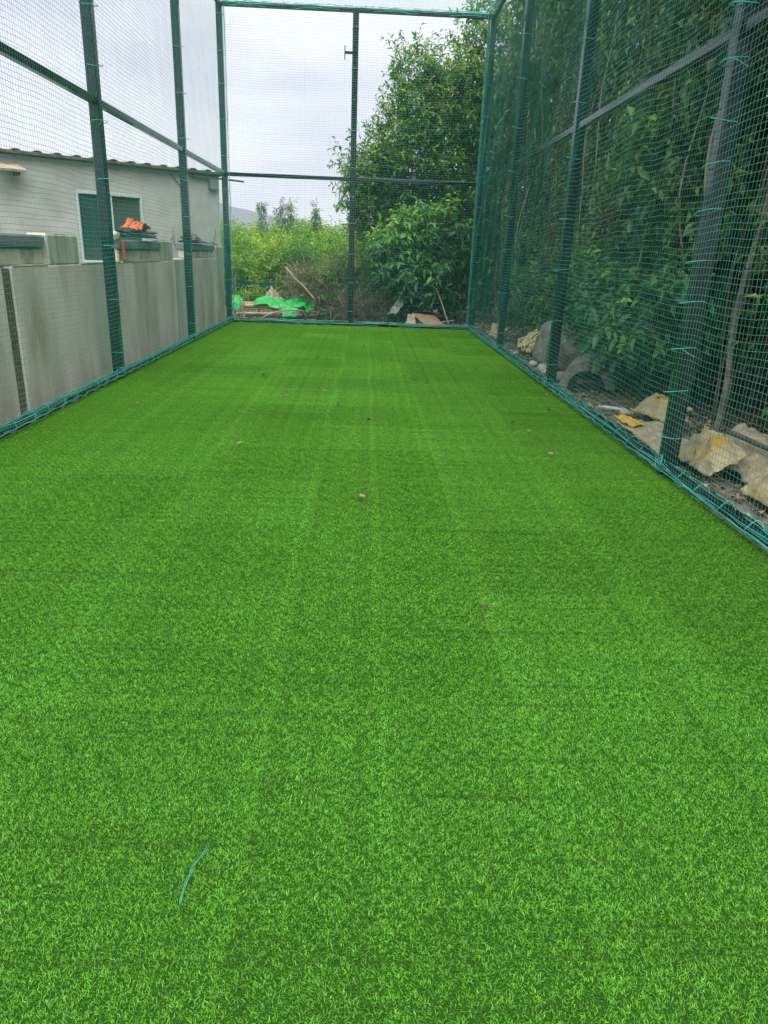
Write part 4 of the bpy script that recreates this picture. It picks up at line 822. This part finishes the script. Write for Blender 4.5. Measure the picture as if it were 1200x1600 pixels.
tag(cloth('orange_sack', [(2.86, 5.05, .0), (2.85, 4.35, .0), (3.2, 4.5, .26), (3.08, 5.0, .22)], MT['sack_or'], amp=.035, f=3, seed=43, n=26, h=lambda u, v: .13 * sin(pi * max(0, min(1, u))) * sin(pi * max(0, min(1, v)))), 'orange and yellow woven sack at the right edge, nearest the camera', 'sack')
b = MB(); b.tube(wob((2.98, 5.65, .34), (3.4, 4.9, .20), 8, .02, 6), .022, 8); tag(b.build('black_pipe', MT['pipe'], None, True), 'dark pipe lying across the tan sack', 'pipe')
tag(lumpy('boulder', (3.55, 5.25, .2), (.22, .4, .16), MT['concrete'], seed=51, amp=.2), 'dark grey stone at the right edge beyond the tan sack', 'boulder')
bt = MB(); bt.tube([(2.70, 8.02, .05), (2.80, 7.95, .055), (2.87, 7.9, .055), (2.9, 7.88, .055), (2.93, 7.86, .055)], [.02, .022, .02, .01, .009], 10); o = bt.build('plastic_bottle', MT['alu'], None, True); tag(o, 'crushed clear pale plastic bottle on the dirt beside the net', 'bottle')

# loose leaf litter, twigs and pebbles on the bare ground
def litter():
    rg = np.random.default_rng(21); n = 15000
    x = rg.uniform(XR + .12, 6.0, n); y = rg.uniform(3.2, 21, n); k = rg.random(n) < .28
    x[k] = rg.uniform(-3.8, 3.2, k.sum()); y[k] = rg.uniform(YB + .1, 21.5, k.sum())
    z = np.array([gz(a, b_) for a, b_ in zip(x, y)]) + .008 + rg.random(n) * .02
    P = np.stack([x, y, z], 1); D = np.stack([rg.normal(size=n), rg.normal(size=n), rg.normal(size=n) * .25], 1); N = np.stack([rg.normal(size=n) * .4, rg.normal(size=n) * .4, np.ones(n)], 1)
    V, F, t = leaf_arrays(P, D, N, .07 * (.4 + rg.random(n)), .035 * (.5 + rg.random(n)), rg.random(n)); tag(np_mesh('leaf_litter', V, F, MT['litter'], None, t), 'dry fallen leaves scattered over the bare dirt around the cage', 'leaf litter', kind='stuff')
    n = 2600; x = rg.uniform(XR + .12, 5.5, n); y = rg.uniform(3.2, 20, n); k = rg.random(n) < .35; x[k] = rg.uniform(-3.6, 3, k.sum()); y[k] = rg.uniform(YB + .1, 20, k.sum())
    z = np.array([gz(a, b_) for a, b_ in zip(x, y)]) + .01; A = np.stack([x, y, z], 1); d = np.stack([rg.normal(size=n), rg.normal(size=n), rg.normal(size=n) * .12 + .05], 1); d = nrm(d) * (.06 + .25 * rg.random((n, 1)) ** 2)
    o = stems_mesh('fallen_twigs', A, A + d, .004, MT['twig'], None); tag(o, 'small fallen twigs strewn over the dirt around the cage', 'twigs', kind='stuff')
litter()

# ------------------------------------------------------------------ small things on the turf
def fleaf(x, y, s, lab, m='dryleaf', seed=0):
    bm = bmesh.new(); rr = random.Random(seed); g = []
    for j in range(5):
        a = j / 4; w_ = .42 * sin(pi * (a * .86 + .08)); row = []
        for i in range(3): row.append(bm.verts.new((w_ * (i - 1) + .05 * rr.uniform(-1, 1), a - .5, .22 * (i - 1) ** 2 + .18 * (a - .4) ** 2 * 2)))
        g.append(row)
    for j in range(4):
        for i in range(2): bm.faces.new((g[j][i], g[j][i + 1], g[j + 1][i + 1], g[j + 1][i]))
    bmesh.ops.solidify(bm, geom=bm.faces[:], thickness=.03)
    me = bpy.data.meshes.new('dry_leaf'); bm.to_mesh(me); bm.free(); me.materials.append(MT[m]); o = bpy.data.objects.new('dry_leaf', me); col.objects.link(o)
    o.location = (x, y, .03); o.scale = (s, s, s); o.rotation_euler = (rr.uniform(-.3, .3), rr.uniform(-.3, .3), rr.uniform(0, 6)); return tag(o, lab, 'leaf', 'fallen leaves on the turf')
LV = [(.01, 4.64, .05, 'pale curled leaf lying alone on the turf straight ahead of the camera', 0), (-1.03, 5.98, .05, 'pale leaf on the left side of the turf, nearest the camera on that side', 0), (-.25, 7.79, .055, 'largest pale brown leaf just left of the centre of the turf', 0),
      (-.45, 8.57, .05, 'pale leaf slightly beyond the large brown one left of the centre', 0), (-2.35, 7.53, .05, 'yellowish leaf near the left rail of the cage', 0), (.61, 3.04, .03, 'tiny red-brown leaf on the near turf right of centre', 1),
      (-1.31, 9.54, .055, 'dark and pale mottled leaf pair on the far left part of the turf', 1), (-1.24, 10.79, .04, 'small leaf beyond the mottled one on the far left part of the turf', 0), (-.71, 11.41, .04, 'tiny dark leaf left of centre on the far turf', 1), (-.05, 10.67, .06, 'long pale leaf in line with the middle post on the far turf', 0),
      (-.87, 8.21, .035, 'small brownish leaf left of the two pale central leaves', 0), (.07, 7.06, .05, 'reddish brown leaf on the centre line of the turf', 1), (.57, 9.92, .03, 'tiny dark speck of leaf just right of the centre line', 1), (.83, 9.35, .035, 'faint brown leaf right of the centre line', 1),
      (1.69, 10.74, .035, 'thin brown leaf on the far right part of the turf', 1), (1.42, 8.85, .04, 'pale leaf midway along the right half of the turf', 0), (2.03, 9.83, .04, 'dark leaf close to the right rail beside the second right-hand post', 1), (2.07, 7.79, .04, 'dark brown leaf close to the right rail between the first two posts', 1),
      (1.54, 7.15, .035, 'small red leaf on the right part of the turf', 1), (1.63, 6.77, .04, 'pale leaf beside the small red leaf on the right', 0), (1.63, 5.92, .05, 'round pale brown leaf nearest the camera on the right part of the turf', 0), (.87, 10.75, .03, 'tiny brown leaf right of centre on the far turf', 1),
      (0.0, 12.99, .05, 'dark leaf farthest along the centre line of the turf', 1), (1.69, 13.55, .04, 'pale leaf farthest away on the right part of the turf', 0), (2.28, 8.78, .04, 'orange leaf lying against the right rail', 2)]
for i, (x, y, s, lab, k) in enumerate(LV): fleaf(x, y, s * 1.15, lab, ('dryleaf', 'darkbrown', 'yplastic')[k], i)
b = MB()
for k in range(3):
    pts = [Vector((-.434 + (.036 + .004 * sin(q * 2 + k)) * q / 8 * 1.0 - .012 * sin(pi * q / 8), 1.40 + .19 * q / 8, .0175 + .004 * sin(q * .9 + k * 2) - .005 * abs(q / 4 - 1))) + Vector((.002 * cos(k * 2.1 + q * .9), .002 * sin(k * 2.1 + q * .9), 0)) for q in range(9)]
    b.tube(pts, .0012, 5)
tag(b.build('twine_scrap', mat('faded_green_twine', (.06, .27, .16), .7, .2), None, True), 'short loose piece of teal twine lying on the turf nearest the camera', 'twine')

# ------------------------------------------------------------------ haze
hm = bpy.data.materials.new('haze_air'); hm.use_nodes = True; t = hm.node_tree; t.nodes.clear()
o_ = nd(t, 'ShaderNodeOutputMaterial'); pv = nd(t, 'ShaderNodeVolumePrincipled'); pv.inputs['Color'].default_value = (.86, .91, 1, 1); pv.inputs['Density'].default_value = .00034; pv.inputs['Anisotropy'].default_value = 0
t.links.new(pv.outputs[0], o_.inputs['Volume'])
b = MB(); x, y0, y1, z0, z1 = 4300, -4200, 5300, -3, 260
b.add([(-x, y0, z0), (x, y0, z0), (x, y1, z0), (-x, y1, z0), (-x, y0, z1), (x, y0, z1), (x, y1, z1), (-x, y1, z1)], [(0, 3, 2, 1), (4, 5, 6, 7), (0, 1, 5, 4), (1, 2, 6, 5), (2, 3, 7, 6), (3, 0, 4, 7)])
o = b.build('haze', hm); tag(o, 'thin pale haze that fades the far hills', 'haze', kind='stuff')
